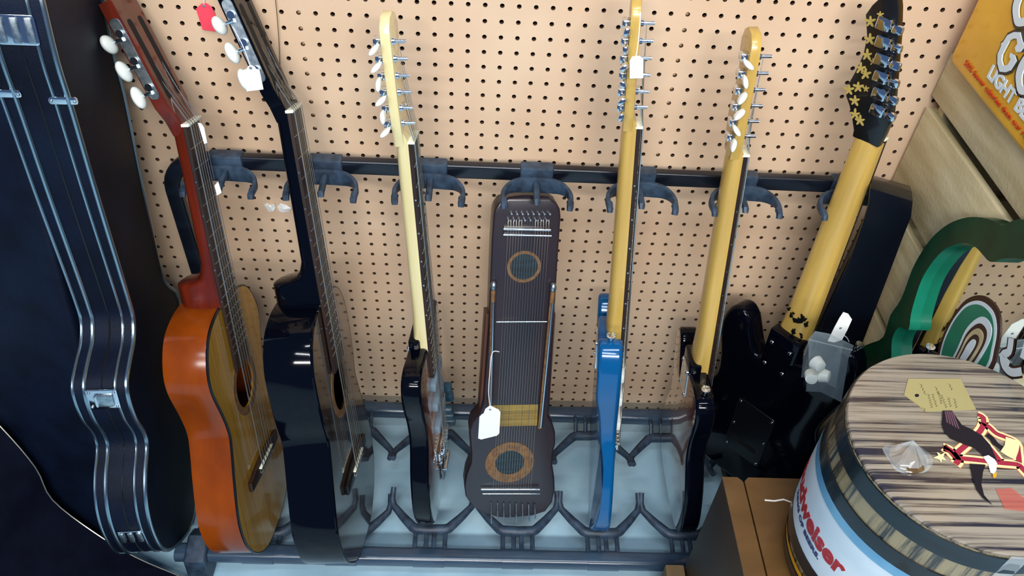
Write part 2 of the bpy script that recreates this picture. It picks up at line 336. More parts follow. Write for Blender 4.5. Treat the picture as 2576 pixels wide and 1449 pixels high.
def cradle(x, front, dz=0.0):
    ry, rz, s = (FRY, FRZ, 1) if front else (RRY, RRZ, -1)
    yc = ry + s * 0.052; zz = lambda v: v - dz
    c = ob('rail_clip', sweep(N(), [rl(x + a, ry, rz) for a in (-.030, 0, .030)], [(a * 1.07, b * 1.07) for a, b in rail_prof], (0, 0, 1)), 'rail', rack)
    for k in (-0.029, -0.0075, 0.0075, 0.029):
        ob('stem', tube(N(), [rl(x + k, ry + s * 0.006, rz + 0.008), rl(x + k, ry + s * .03, rz + 0.012 - dz), rl(x + k, yc, 0.067 - dz)], 0.0046, 8), 'hook', c)
    u = [(-0.080, 0.135, 0.085), (-0.0815, 0.116, 0.075), (-0.078, 0.103, 0.069), (-0.058, 0.080, 0.067), (-0.036, 0.057, 0.067), (-0.028, 0.053, 0.067), (0, 0.052, 0.067), (0.028, 0.053, 0.067), (0.036, 0.057, 0.067), (0.058, 0.080, 0.067), (0.078, 0.103, 0.069), (0.0815, 0.116, 0.075), (0.080, 0.135, 0.085)]
    ob('cradle_arm', tube(N(), [rl(x + a, ry + s * b, d - dz) for a, b, d in u], 0.0088, 10, True, [0.0056, 0.0060, 0.0068, .0085, .0100, .0105, .0105, .0105, .0100, .0085, 0.0068, 0.0060, 0.0056]), 'hook', c)
for k, x in enumerate(HX[:6]): cradle(x + 0.004, True, .026 if k < 2 else 0)
for k, x in enumerate(HX): cradle(x - 0.004, False, .03 if k == 6 else 0)

ST = thing('guitar_strap', 'wide black leather strap hung over the right end of the rack', 'strap', (.77, -.12, .74))
def strap_pts():
    rows = [(2196, 2282, 470, 500, -.058), (2196, 2284, 441, 470, -.070), (2195, 2290, 441, 468, -.100), (2193, 2294, 452, 482, -.140), (2190, 2296, 474, 506, -.163), (2186, 2292, 512, 545, -.171), (2168, 2270, 570, 600, -.173), (2136, 2236, 660, 690, -.175), (2096, 2202, 748, 778, -.177), (2062, 2166, 842, 872, -.180), (2040, 2142, 905, 935, -.182)]
    return rows
ST_ROWS = strap_pts()

# ------------------------------------------------------------------ guitars (local frame: z up the neck from the tail, x out of the front, -y the bass side)
def mir(h): return dedupe([(-a, b) for a, b in h] + [(a, b) for a, b in reversed(h)])
def ac_outline(Lb, lo, wa, up):
    k = lo / .185; q = Lb / .49
    h = [(0, 0), (.07 * k, .004), (.13 * k, .03), (.172 * k, .075), (lo, .135), (.165 * k, .2), (wa + .006, .26), (wa, .29), (wa + .008, .33), (up, .39), (up * .96, .43), (up * .75, .468), (up * .4, .486), (0, .49)]
    return [(a, b * q) for a, b in cat(h, 4)]
def dprof(z, w, xf, d, n=9, sq=0.5):
    # neck section: flat front at xf, rounded back
    return [Vector((xf, w / 2, z))] + [Vector((xf - d * (math.sin(PI * i / n) ** sq), w / 2 * math.cos(PI * i / n), z)) for i in range(1, n)] + [Vector((xf, -w / 2, z))]
def fretboard(root, z0, zn, w0, wn, x0, x1, scale, nf, m='rosewood', dots=True):
    bm = N(); prism(bm, [(-w0 / 2, z0), (w0 / 2, z0), (wn / 2, zn), (-wn / 2, zn)], x0, x1, YZ, bev=0.0006, n=1)
    wat = lambda z: w0 + (wn - w0) * (z - z0) / (zn - z0)
    nb = len(bm.faces)
    for i in range(1, nf + 1):
        z = zn - scale * (1 - 2 ** (-i / 12))
        if z < z0 + .003: break
        w = wat(z) / 2; tube(bm, [(x1, -w, z), (x1, w, z)], 0.0008, 6)
        if dots and i in (3, 5, 7, 9, 12, 15):
            box(bm, (x1 - 0.003, -w - 0.0001, z + 0.010), (0.0024, 0.0006, 0.0024))
    fb = ob('fretboard', bm, [m, 'fret'], root)
    for p in list(fb.data.polygons)[nb:]: p.material_index = 1
    return fb
def strings(root, zn, zb, wn, wb, xn, xb, tops=None, r=(0.0011, 0.0005), m=('steel', 'string', 'string', 'steel', 'steel', 'steel'), tail=None):
    for i in range(6):
        f = i / 5 - .5; pts = [(xb, f * wb, zb), (xn, f * wn, zn)]
        if tail: pts = [(tail[0], f * tail[1], tail[2])] + pts
        if tops: pts.append(tops[i])
        ob('string', tube(N(), pts, r[0] + (r[1] - r[0]) * i / 5, 6), m[i], root)

def classical(name, label, loc, rot, t, Lb, lo, wa, up, zn, mats, tilt, group, near_only=False, heel='mahog', tz=.065):
    R = thing(name, label, 'guitar', loc, rot, group); hx = t / 2
    h = ac_outline(Lb, lo, wa, up); O = mir(h)
    bm = N(); prism(bm, O, -hx, hx - 0.0035, YZ, bev=0.0025, n=2, caps=(True, False))
    ob('body_shell', bm, mats['rib'], R)
    zs = Lb * 0.665; hole = [(0.042 * math.cos(a), zs + 0.042 * math.sin(a)) for a in [2 * PI * i / 28 for i in range(28)]]
    ob('soundboard', ring_plate(N(), inset(O, 0.001), hole, hx - 0.0035, hx, YZ), mats['top'], R, ang=20)
    ob('binding', tube(N(), [(hx - 0.0022, a, b) for a, b in O + O[:1]], 0.0026, 6, False), mats['bind'], R)
    rs = lambda r: [(r * math.cos(a), zs + r * math.sin(a)) for a in [2 * PI * i / 32 for i in range(32)]]
    ob('rosette', ring_plate(N(), rs(0.056), rs(0.0425), hx, hx + 0.0006, YZ), mats['ros'], R)
    # bridge with saddle
    zb = zn - 2 * (zn - Lb) - 0.003 if mats.get('zb') is None else mats['zb']
    br = ob('bridge', prism(N(), dedupe([(-.080, zb - .012), (-.03, zb - .016), (.03, zb - .016), (.080, zb - .012), (.080, zb + .006), (.03, zb + .012), (-.03, zb + .012), (-.080, zb + .006)]), hx, hx + 0.008, YZ, bev=0.002, n=2), mats['bridge'], R)
    ob('saddle', box(N(), (hx + 0.0095, 0, zb + 0.004), (0.006, 0.072, 0.003), 0.0008), 'bone', br)
    for i in range(6):
        y = (i / 5 - .5) * .058
        ob('string_tie', tube(N(), [(hx + .008, y, zb - .001), (hx + .011, y + .002, zb - .006), (hx + .009, y - .002, zb - .010), (hx + .006, y + .004, zb - .016)], 0.0009, 5), 'steel', br)
    # neck with tall heel
    xf = hx + 0.001; w = lambda z: 0.053 + 0.010 * (zn - z) / (zn - Lb)
    sec = [(Lb - .004, t * .99, .40), (Lb + .034, t * .99, .40), (Lb + .038, t * .90, .42), (Lb + .042, t * .66, .45), (Lb + .048, t * .47, .5), (Lb + .058, .030, .5), (Lb + .075, .0245, .5), (zn - .06, .022, .5), (zn, .0215, .5)]
    ob('neck', loft(N(), [dprof(z, w(z), xf, d, 11, sq) for z, d, sq in sec]), heel, R)
    z0 = zs + .043
    fretboard(R, z0, zn, 0.0655, 0.053, xf, xf + 0.006, (zn - Lb) * 2, 18)
    ob('nut', box(N(), (xf + 0.004, 0, zn + 0.002), (0.012, 0.054, 0.0045), 0.0008), 'bone', R)
    # slotted headstock leaning back
    A = Matrix.Rotation(-tilt, 4, 'Y'); A.translation = Vector((xf, 0, zn + .003))
    def hp(u, v, w): return A @ Vector((w, u, v))
    outl = [(-.026, -.012), (-.027, .012), (-.036, .034), (-.037, .165), (-.036, .186), (-.012, .190), (-.006, .200), (.006, .200), (.012, .190), (.036, .186), (.037, .165), (.036, .034), (.027, .012), (.026, -.012)]
    bm = N(); prism(bm, outl, -0.021, 0.0, hp, bev=0.0015, n=1)
    hd = ob('headstock', bm, mats['head'], R)
    for s in (-1, 1):
        ob('slot', prism(N(), [(s * .017 + a, b) for a, b in rrect(.013, .115, .006, 3)] if False else [(s * .017 + a, .098 + b) for a, b in rrect(.013, .118, .006, 3)], -0.0205, 0.0004, hp), 'hole', hd)
        if s == 1 and near_only: continue
        pl = ob('tuner_plate', prism(N(), [(-.0105 + a, tz + .040 + b) for a, b in dedupe(rrect(.0155, .118, .007, 3))], 0, 0.0016, lambda u, v, w, s=s: hp(s * (.0368 + w), v, u), bev=0.0005, n=1), 'nickel', R)
        for j in range(3):
            z = tz + .039 * j; y = s * .0395
            ob('gear', tube(N(), [hp(y, z, -.0105), hp(s * .0425, z, -.0105)], .0055, 12), 'chrome', pl)
            ob('shaft', tube(N(), [hp(y + s * .001, z - .008, -.010), hp(y + s * .001, z - .008, -.020), hp(y + s * .001, z - .008, -.027)], 0.003, 8, True, [.003, .0026, .002]), 'chrome', pl)
            bm = N(); ell(bm, (0, 0, 0), (.0078, .0125, .0165), 16, 10)
            Q = Matrix.Rotation(0.5 * j, 4, 'X')
            for v in bm.verts:
                q = Q @ v.co; v.co = hp(y + s * .001 + q.y, z - .008 + q.z, -.032 + q.x)
            ob('button', bm, 'white', pl)
            ob('roller', tube(N(), [hp(s * .009, z, -.010), hp(s * .025, z, -.010)], .0045, 10), 'bone', pl)
    tops = []
    for i in range(6):
        s = -1 if i < 3 else 1; j = i if i < 3 else 5 - i
        tops.append(hp(s * (.014 + .004 * (i % 2)), tz + .039 * j, -.006))
    strings(R, zn + .002, zb + .004, .043, .058, xf + .0105, hx + .0125, tops)
    return R, hp
G1, hp1 = classical('classical_guitar', 'classical guitar with orange brown sides and amber top beside the black hard cases', (-.3074, -.3621, .0825), (-.3185, -.0887, -.0155), .0742, .4939, .1391, .0979, .1249, .7902,
    dict(rib='rib', top='spruce', bind='satin', ros='inlay', bridge='rosewood', head='mahog', zb=.166), 0.30, 'guitars on the rack')
G2, hp2 = classical('acoustic_guitar', 'glossy black acoustic guitar with dark wood top, right of the orange brown guitar', (-.1347, -.3776, .0876), (-.3432, -.1150, -.0168), .0801, .5026, .1512, .1100, .1221, .8164,
    dict(rib='black', top='darktop', bind='black', ros='inlay', bridge='satin', head='black', zb=.172), 0.26, 'guitars on the rack', heel='black', tz=.069)

BASS = cat([(0, 0), (.07, .003), (.12, .022), (.150, .065), (.159, .115), (.145, .18), (.118, .235), (.112, .265), (.122, .315), (.132, .36), (.133, .405), (.122, .44), (.100, .455), (.078, .442), (.066, .41), (.055, .385), (.032, .372)], 3)
TREB = cat([(0, 0), (.07, .003), (.12, .022), (.150, .065), (.157, .11), (.145, .165), (.115, .215), (.106, .245), (.112, .29), (.124, .335), (.126, .375), (.115, .405), (.094, .415), (.074, .40), (.06, .37), (.045, .34), (.032, .335)], 3)
TB = cat([(0, 0), (.07, .003), (.13, .025), (.155, .065), (.16, .11), (.148, .17), (.122, .22), (.115, .25), (.12, .29), (.134, .335), (.135, .37), (.12, .395), (.09, .402), (.06, .398), (.032, .396)], 3)
TCUT = cat([(0, 0), (.07, .003), (.13, .025), (.155, .065), (.16, .11), (.148, .17), (.122, .22), (.114, .25), (.118, .29), (.126, .335), (.126, .375), (.115, .402), (.094, .41), (.074, .395), (.06, .36), (.045, .33), (.032, .325)], 3)
HEAD = [(-.021, -.004), (-.025, .012), (-.031, .026), (-.035, .06), (-.0415, .16), (-.040, .176), (-.028, .188), (-.008, .191), (.009, .184), (.019, .168), (.019, .152), (.010, .135), (.009, .118), (.017, .095), (.026, .07), (.030, .046), (.028, .026), (.022, .010), (.021, -.004)]
def electric(name, label, loc, rot, s, sz, t, nut, zb, bass, treb, mats, group, head=HEAD, back=False, nbutt='white', wheel=True, bev=.007, buttons='oval', zheel=.315, tuner_z0=.034, tuner_dz=.0245, pk=True):
    R = thing(name, label, 'guitar', loc, rot, group); hx = t / 2
    O = dedupe([(-a * s, b * s * sz) for a, b in bass] + [(a * s, b * s * sz) for a, b in reversed(treb)])
    bm = prism(N(), O, -hx, hx, YZ, bev=bev, n=4, mi=0, side_mi=1 if mats.get('edge') else None)
    if mats.get('belly'):                                   # comfort cut on the back, bass side
        for v in bm.verts:
            q = min(1, max(0, (-.05 * s - v.co.y) / (.085 * s))); k = math.sin(PI * min(1, max(0, (v.co.z - .015) / .345)))
            if v.co.x < 0: v.co.x += mats['belly'] * q * k * min(1, -v.co.x / hx)
    body = ob('body', bm, [mats['body']] + ([mats['edge']] if mats.get('edge') else []), R)
    xf = hx
    w = lambda z: .0425 + .0135 * (nut - z) / (nut - .36)
    zh = zheel * s * sz; ze = .398 * s * sz
    ob('heel_block', box(N(), (-hx * .35, 0, ze - .03), (t * .60, .066, .09), .004), mats.get('edge', mats['body']), body)
    sec = [(zh, .016, .12), (ze - .006, .026, .12), (ze + .012, .0265, .2), (ze + .035, .026, .45), (ze + .07, .0245, .5), (nut - .08, .0225, .5), (nut - .012, .0215, .5), (nut + .004, .0205, .45), (nut + .016, .0200, .3)]
    rings = [dprof(z, w(z), xf, d, 11, q) for z, d, q in sec[:(-2 if back else -1)]] + ([dprof(nut - .003, .0425, xf, .0204, 11, .4)] if back else [dprof(nut + .020, .046, xf - .0062, .0132, 11, .1)])
    nk = ob('neck', loft(N(), rings), mats['neck'], R)
    fretboard(R, zh + .01, nut, w(zh), .0425, xf, xf + .0065, nut - zb, 21)
    ob('nut', box(N(), (xf + .004, 0, nut + .0018), (.0115, .0425, .0036), .0006), 'bone', R)
    hz = lambda u, v, k: Vector((xf - .0058 + k, u, nut + v))
    hd = ob('headstock', prism(N(), head, -.0142, 0.0, hz, bev=.0016, n=2), mats.get('head', mats['neck']), R)
    tops = []
    for i in range(6):
        z = tuner_z0 + tuner_dz * i; hin, bout_ = (.0175, .003) if back else (.012, .017)
        # edge of the head at this height (bass side)
        ye = None
        for a, b in zip(head, head[1:]):
            if a[0] < 0.01 and min(a[1], b[1]) <= z <= max(a[1], b[1]) and abs(a[1] - b[1]) > 1e-6:
                y = a[0] + (b[0] - a[0]) * (z - a[1]) / (b[1] - a[1])
                ye = y if ye is None else min(ye, y)
        ye = -.03 if ye is None else ye
        tn = ob('tuner', prism(N(), [(ye + hin + a, z + b) for a, b in rrect(.0215 if back else .018, .0175 if back else .012, .003, 2)], -.0252, -.0142, hz, bev=.002, n=2), 'chrome', R)
        ob('post', tube(N(), [hz(ye + hin, z, 0), hz(ye + hin, z, .004), hz(ye + hin, z, .0045), hz(ye + hin, z, .019)], .003, 10, True, [.0058, .0050, .0030, .0027]), 'chrome', tn)
        ob('shaft', tube(N(), [hz(ye + hin - .006, z - .002, -.0195), hz(ye - bout_ + .005, z - .002, -.0195)], .0026, 8), 'chrome', tn)
        Q = Matrix.Rotation(random.uniform(-1, 1), 4, 'Y') if not back else Matrix.Rotation(random.uniform(-.25, .25), 4, 'Y')
        bm = N()
        if buttons == 'oval':
            prism(bm, [(a, b) for a, b in [(.0095 * math.cos(k), .0068 * math.sin(k)) for k in [2 * PI * i2 / 18 for i2 in range(18)]]], -.0065, .0065, XY, bev=.003, n=3)
            for v in bm.verts:
                q = Q @ Vector((v.co.x * 1.0, v.co.z, v.co.y * .55)); v.co = hz(ye - bout_ + q.y, z - .002 + q.x, -.0195 + q.z)
        else:
            box(bm, (0, 0, 0), (.013, .016, .0085), .003)
            for v in bm.verts:
                q = Q @ v.co; v.co = hz(ye - bout_ - (0 if back else .003) + q.y, z - .002 + q.x, -.0195 + q.z)
        ob('button', bm, nbutt, tn)
        tops.append(hz(ye + hin, z, .008))
    ob('string_tree', box(N(), hz(.0, .055, .004), (.008, .012, .003), .001), 'chrome', hd)
    strings(R, nut + .002, zb, .036, .052, xf + .0095, hx + .0125, tops, r=(.0009, .0004), tail=mats.get('tail'))
    if mats.get('guard') and pk:
        g = [(a * .9, b * .985 + .004) for a, b in O if b > .10 * s]; g = [(-.05, .11 * s)] + [p for p in inset(O, .012) if p[1] > .155 * s and p[0] > -.09] + [(.10, .10 * s)]
        ob('pickguard', prism(N(), inset(O, .016), hx, hx + .0022, YZ), mats['guard'], R)
    for k, zp in enumerate(mats.get('pickups', ())):
        p = ob('pickup', box(N(), (hx + .005, 0, zp), (.012, .082, .019), .003), mats['pick'], R)
        for i in range(6): ob('pole_piece', tube(N(), [(hx + .0108, (i / 5 - .5) * .05, zp), (hx + .0118, (i / 5 - .5) * .05, zp)], .0024, 8), 'chrome', p)
    b = ob('bridge', box(N(), (hx + .003, 0, zb - .012), (.006, .078, .034), .0015), 'chrome', R)
    for i in range(6): ob('saddle', box(N(), (hx + .008, (i / 5 - .5) * .052, zb - .004), (.008, .0075, .016), .001), 'chrome', b)
    for k in range(3): ob('knob', tube(N(), [(hx, .075 + .014 * k, .145 * s - .03 * k), (hx + .010, .075 + .014 * k, .145 * s - .03 * k), (hx + .016, .075 + .014 * k, .145 * s - .03 * k)], .011, 16, True, [.011, .010, .008]), mats['knob'], R)
    # neck plate and screws on the back
    npl = ob('neck_plate', prism(N(), [(a, ze - .035 + b) for a, b in rrect(.050, .063, .005, 3)], -hx - .0022, -hx + .001, YZ, bev=.0006, n=1), mats.get('plate', 'chrome'), R)
    for a in (-1, 1):
        for c in (-1, 1): ob('screw', ell(N(), (-hx - .0022, a * .019, ze - .035 + c * .0255), (.0024, .0042, .0042), 10, 6), 'chrome', npl)
    sb = mats['strap']; bd = Vector(sb[1])
    st = Vector((sb[0][0], sb[0][1] * s, sb[0][2] * s * sz))
    ob('strap_button', tube(N(), [st, st + bd * .007, st + bd * .010, st + bd * .013, st + bd * .0135], .004, 12, True, [.0045, .0042, .0075, .0078, .005]), 'chrome', R)
    return R, hz, O
G4, hz4, O4 = electric('electric_guitar', 'electric guitar with metallic blue body and yellowed maple neck', (.3637, -.2634, .0819), (-.1750, -.0738, -.1043), .979, 1.044, .040, .7999, .160, BASS, TREB,
    dict(body='blue', neck='maple', pick='white', knob='white', guard=None, belly=.021, pickups=(.22, .28, .335), strap=((0, -.100, .455), (0, -.15, 1))), 'guitars on the rack', nbutt='chrome', buttons='block')
G3, hz3, O3 = electric('electric_guitar', 'electric guitar with sunburst top, black sides and pale neck, left of the long wooden zither', (.0294, -.2497, .0775), (-.1471, -.0698, -.0621), .930, 1.040, .034, .7674, .122, TB, TCUT,
    dict(body='burst', edge='black', neck='pale', pick='grey', knob='teal', guard=None, pickups=(.193, .250, .300), strap=((-.006, -.02, .396), (-.2, -.25, 1)), tail=(.024, .03, .068)), 'guitars on the rack', bev=.006)
ob('tailpiece', box(N(), (.024, 0, .068), (.014, .052, .008), .002), 'chrome', G3)
ob('tail_plate', prism(N(), [(-.026, .062), (.026, .062), (.016, .028), (0, .020), (-.016, .028)], .0175, .0215, YZ, bev=.001, n=1), 'grey', G3)
ob('bridge_bar', tube(N(), [(.026, -.05, .116), (.026, .05, .116)], .0022, 8), 'chrome', G3)
for k in range(2): ob('rocker_switch', box(N(), (.026, .086 + .012 * k, .185 - .035 * k), (.016, .014, .020), .002), 'teal', G3)
G6, hz6, O6 = electric('electric_guitar', 'electric guitar with glossy sunburst back, black edge and honey neck, right of the blue guitar', (.5231, -.2635, .0792), (-.1744, -.0586, -.0306), .881, 1.001, .034, .7648, .122, TB, TCUT,
    dict(body='burst2', edge='black', neck='maple', pick='satin', knob='chrome', guard='guard', pickups=(.21, .30), strap=((0, -.100, .400), (0, -.25, 1))), 'guitars on the rack', bev=.006)
BASS7 = cat([(0, 0), (.07, .003), (.12, .022), (.150, .065), (.159, .115), (.145, .18), (.118, .235), (.112, .265), (.122, .315), (.134, .36), (.137, .40), (.128, .438), (.110, .458), (.088, .446), (.072, .415), (.058, .385), (.032, .372)], 3)
HEAD7 = [(.021, -.004), (.0225, .006), (.030, .0196), (.0420, .039), (.0517, .050), (.0542, .0686), (.0504, .089), (.0475, .117), (.0513, .142), (.0636, .1695), (.0590, .184), (.0509, .198), (.0389, .206), (.0275, .204), (.0215, .192), (.0086, .156), (-.0047, .112), (-.0158, .075), (-.0241, .040), (-.0235, .017), (-.021, -.004)][::-1]
G7, hz7, O7 = electric('electric_guitar', 'black electric guitar turned with its back to the room, flower patterned headstock', (.6673, -.2111, .0764), (-.0868, .0459, .7068), 1.027, .950, .044, .792, .150, BASS7, TREB,
    dict(body='black', neck='maple', head='blackhead', pick='white', knob='white', guard='white', plate='black', pickups=(.21, .27, .33), strap=((0, -.110, .458), (0, -.2, 1))), 'guitars on the rack', head=HEAD7, back=True, buttons='block', nbutt='chrome', tuner_z0=.052, tuner_dz=.0232, bev=.010)
tc = ob('tremolo_cover', prism(N(), [(.002 + a, .147 + b) for a, b in rrect(.084, .138, .008, 3)], -.0240, -.0215, YZ, bev=.0008, n=1), 'cover', G7)
for a in (-1, 1):
    for b in (-1, 0, 1): ob('screw', ell(N(), (-.0240, .002 + a * .036, .147 + b * .061), (.0016, .003, .003), 10, 6), 'chrome', tc)
ob('cover_slot', prism(N(), [(.002 + a, .112 + b) for a, b in rrect(.055, .012, .005, 3)], -.0245, -.0235, YZ), 'hole', tc)
hd7 = [c for c in G7.children if c.name.startswith('headstock')][0]
bm = N()
for k, (a, b) in enumerate([(.0535, .163), (.0455, .140), (.0415, .118), (.0440, .097), (.0340, .092), (.0380, .070), (.0500, .061), (.0360, .049), (.0180, .024), (.0285, .030), (.030, .112), (.043, .176), (.026, .072)]):
    q = 1.0 if k < 10 else .6
    pts = []
    for i in range(40):
        an = 2 * PI * i / 40 + k; r = q * (.0058 + .0028 * math.cos(5 * an) + .0008 * math.cos(3 * an + k))
        pts.append((a + r * math.cos(an), b + r * math.sin(an)))
    prism(bm, pts, -.0147, -.0140, hz7)
ob('flower_print', bm, 'flower', hd7)
bm = N()
for k in range(16):
    z = .405 + random.random() * .05; a = random.uniform(-.022, .022); r = random.uniform(.0015, .0045)
    xx = .022 - .0262 * max(0.05, math.sin(math.acos(max(-1, min(1, a / .026))))) ** .2 - .0006
    prism(bm, [(a + r * (1 + .5 * math.sin(3 * t + k)) * math.cos(t), z + 1.5 * r * (1 + .4 * math.cos(2 * t + k)) * math.sin(t)) for t in [2 * PI * i / 12 for i in range(12)]], xx, xx + .0012, YZ)
ob('worn_finish_mark', bm, 'blackhead', [c for c in G7.children if c.name.startswith('neck') and not c.name.startswith('neck_')][0])

# ------------------------------------------------------------------ bowed wooden zither in the middle space
U = thing('wooden_zither', 'long dark brown bowed zither with two round sound holes and white rails, standing face out', 'zither', (.1786, -.3296, .0960), (-.2791, -.2409, -1.4402), 'guitars on the rack'); U.scale = (.973, .973, .973)
UO = [(-.0362, .6779), (-.0513, .6712), (-.0578, .6605), (-.0601, .6524), (-.0613, .6046), (-.0609, .5118), (-.0598, .429), (-.0635, .2837), (-.071, .2577), (-.0839, .2381), (-.0876, .2199), (-.085, .1888), (-.0827, .1677), (-.0829, .1465), (-.0909, .1189), (-.094, .0907), (-.0913, .0662), (-.0762, .0382), (-.0521, .0206), (-.0244, .0090), (-.0023, .006), (.0457, .0083), (.0711, .017), (.0834, .0393), (.0867, .0711), (.0838, .0981), (.0769, .1337), (.0762, .1618), (.0792, .1808), (.0771, .2083), (.069, .2336), (.0611, .2462), (.0563, .4804), (.0545, .5761), (.0537, .646), (.0513, .6596), (.0445, .6704), (.0322, .6783)]
ub = ob('body', prism(N(), UO, -.022, .018, YZ, bev=.004, n=3, caps=(True, True)), ['ukewood'], U)
def circ(r, c, n=32): return [(c[0] + r * math.cos(2 * PI * i / n), c[1] + r * math.sin(2 * PI * i / n)) for i in range(n)]
for c, ro, ri in (((-.0041, .5556), .0295, .0240), ((-.008, .144), .0475, .0280)):
    ring = ob('sound_hole_ring', ring_plate(N(), circ(ro, c), circ(ri, c), .0175, .0190, YZ), 'inlay', U)
    ob('sound_hole', prism(N(), circ(ri * .99, c), .0170, .0184, YZ), 'deep', ring)
tk = ob('back_board', prism(N(), [(-.070, .255), (-.066, .46), (-.0595, .46), (-.0635, .2837)], -.022, .010, YZ, bev=.001, n=1), 'ukeside', U)
tk = ob('back_board', prism(N(), [(.0605, .255), (.063, .27), (.0600, .46), (.0560, .46)], -.022, .010, YZ, bev=.001, n=1), 'ukeside', U)
for s, a, b in ((-1, (-.0560, .515), (-.0520, .245)), (1, (.0485, .511), (.0445, .226))):
    rl_ = ob('side_rail', tube(N(), [(.024, *a), (.024, *b)], .0042, 10), 'inlay', U)
    ob('rail_rod', tube(N(), [(.029, a[0] + .001, a[1] - .02), (.029, b[0] + .001, b[1] + .005)], .0026, 10), 'chrome', rl_)
    ob('rail_end_cap', ell(N(), (.025, a[0], a[1] + .008), (.006, .006, .009), 12, 8), 'nickel', rl_)
for z0, z1, ya, yb, r in ((.6270, .6250, -.0434, .0365, .0024), (.6165, .6145, -.0434, .0385, .0018), (.4528, .4515, -.0476, .0421, .0013), (.0865, .0800, -.0620, .0540, .0024), (.0755, .0690, -.0590, .0550, .0014)):
    ob('bridge_bar', tube(N(), [(.0235, ya, z0), (.0235, yb, z1)], r, 10), 'chrome', U)
ob('bridge_block', box(N(), (.0195, -.003, .622), (.005, .080, .018), .001), 'ukewood', U)
ob('chord_label', prism(N(), [(-.0468, .276), (.0390, .2745), (.0400, .2275), (-.0475, .229)], .0180, .0187, YZ), 'brass', U)
bm = N()
for k in range(7): stroke(bm, [(-.040 + .0125 * k, .275), (-.040 + .0125 * k, .229)], .0005, .0190, YZ)
for z in (.262, .258, .244): stroke(bm, [(-.045, z), (.039, z - .001)], .0007, .0190, YZ)
lab = [c for c in U.children if c.name.startswith('chord_label')][0]
ob('label_ruling', bm, 'ink', lab, smooth=False)
for k in range(16):
    y = -.036 + .0046 * k
    ob('string', tube(N(), [(.0235, y * 1.02 - .002, .079), (.0262, y * 1.08, .083), (.0255, y, .452 if 5 < k < 10 else .6255), (.0200, y, .642)], .00026, 4), 'string', U)
    ob('tuning_pin', tube(N(), [(.018, y, .642 + (.011 if k % 2 else 0)), (.027, y, .643 + (.011 if k % 2 else 0))], .0016, 8), 'nickel', U)
for k in range(8):
    y = -.040 + .0125 * k
    ob('hitch_pin', tube(N(), [(.019, y, .050 - .0016 * k), (.026, y, .034), (.030, y + .001, .006 + .006 * (k % 2))], .0013, 8), 'nickel', U)

# ------------------------------------------------------------------ hard cases on the left
KA = thing('guitar_case', 'black hard guitar case on end, its latched edge with double silver trim facing out', 'guitar case', (-.4850, -.3443, .0060), (-.1859, .0473, .1326))
NK = [(-.1285, 1.0833), (-.1265, 1.011), (-.1150, .9501), (-.1025, .8659), (-.0955, .8195), (-.0850, .7574), (-.0715, .6826), (-.0600, .6133), (-.0590, .5800), (-.078, .5540), (-.112, .5403), (-.1420, .5260), (-.1502, .5000), (-.142, .4514), (-.1210, .4030), (-.1210, .3700), (-.1519, .3440), (-.1743, .3130), (-.1826, .2740), (-.1804, .231), (-.1640, .1738), (-.1327, .1250), (-.0713, .0700), (-.0152, .0314)]
kh = [(-a, b) for a, b in cat(NK, 4)][::-1]
far = cat([(-.0152, .0314), (.04, .020), (.10, .032), (.150, .055), (.180, .105), (.187, .17), (.172, .25), (.150, .31), (.160, .37), (.188, .42), (.190, .460), (.1553, .498), (.1297, .5291), (.1176, .5726), (.1131, .6386), (.1077, .7113), (.1046, .7689), (.1003, .8845), (.0866, .9454), (.0804, 1.0303), (.070, 1.085), (.02, 1.10), (-.06, 1.105), (-.115, 1.100), (-.1285, 1.0833)], 4)
KO = dedupe(far + [(-a, b) for a, b in kh[::-1]])
ob('shell', prism(N(), KO, -.050, .029, YZ, bev=.004, n=3), 'vinyl', KA)
for x, r in ((.0280, .0036), (.0120, .0024), (-.0315, .0034), (-.0475, .0024)):
    ob('trim', tube(N(), [(x, a, b) for a, b in inset(KO, -.0005)] + [(x, *inset(KO, -.0005)[0])], r, 8, False), 'alu', KA)
def edge_pt(z):
    for a, b in zip(kh, kh[1:]):
        if a[1] <= z <= b[1] and b[1] - a[1] > 1e-6 and z > .03:
            t = (z - a[1]) / (b[1] - a[1]); y = -(a[0] + (b[0] - a[0]) * t); d = Vector((-(b[0] - a[0]), b[1] - a[1])).normalized()
            return y, d
def hardware(nm, z, xc, wx, hz_, kind):
    y, d = edge_pt(z); n = Vector((-d.y, d.x));
    F = lambda u, v, w: Vector((xc + u, y + d.x * v + n.x * (w), z + d.y * v + n.y * w))
    b = ob(nm, prism(N(), rrect(wx, hz_, .004, 3), 0, .003, F, bev=.0012, n=2), 'chrome', KA)
    if kind == 'latch':
        ob('hasp', prism(N(), [(a + .002, c) for a, c in rrect(wx * .62, hz_ * .58, .003, 3)], .003, .007, F, bev=.0015, n=2), 'nickel', b)
        ob('lock_bar', prism(N(), [(a - .008, c) for a, c in rrect(.003, hz_ * .5, .001, 2)], .007, .0085, F), 'chrome', b)
    elif kind == 'hinge':
        for q in (-.34, 0, .34): ob('knuckle', prism(N(), [(a + wx * q, c) for a, c in rrect(wx * .20, hz_ * .86, .002, 2)], .003, .0055, F, bev=.0012, n=2), 'nickel', b)
    for sx in (-1, 1):
        for sy in (-1, 1):
            if kind == 'clip' and sy > 0: continue
            c = F(sx * wx * .40, sy * hz_ * .36 if kind != 'clip' else 0, .0032); ob('rivet', ell(N(), c, (.0022, .0022, .0022), 8, 6), 'chrome', b)
hardware('latch', .500, -.007, .044, .040, 'latch'); hardware('hinge', .222, -.007, .040, .034, 'hinge'); hardware('hinge', 1.046, -.007, .046, .036, 'hinge')
hardware('trim_clip', .957, .022, .034, .011, 'clip'); hardware('trim_clip', .965, -.040, .034, .011, 'clip')
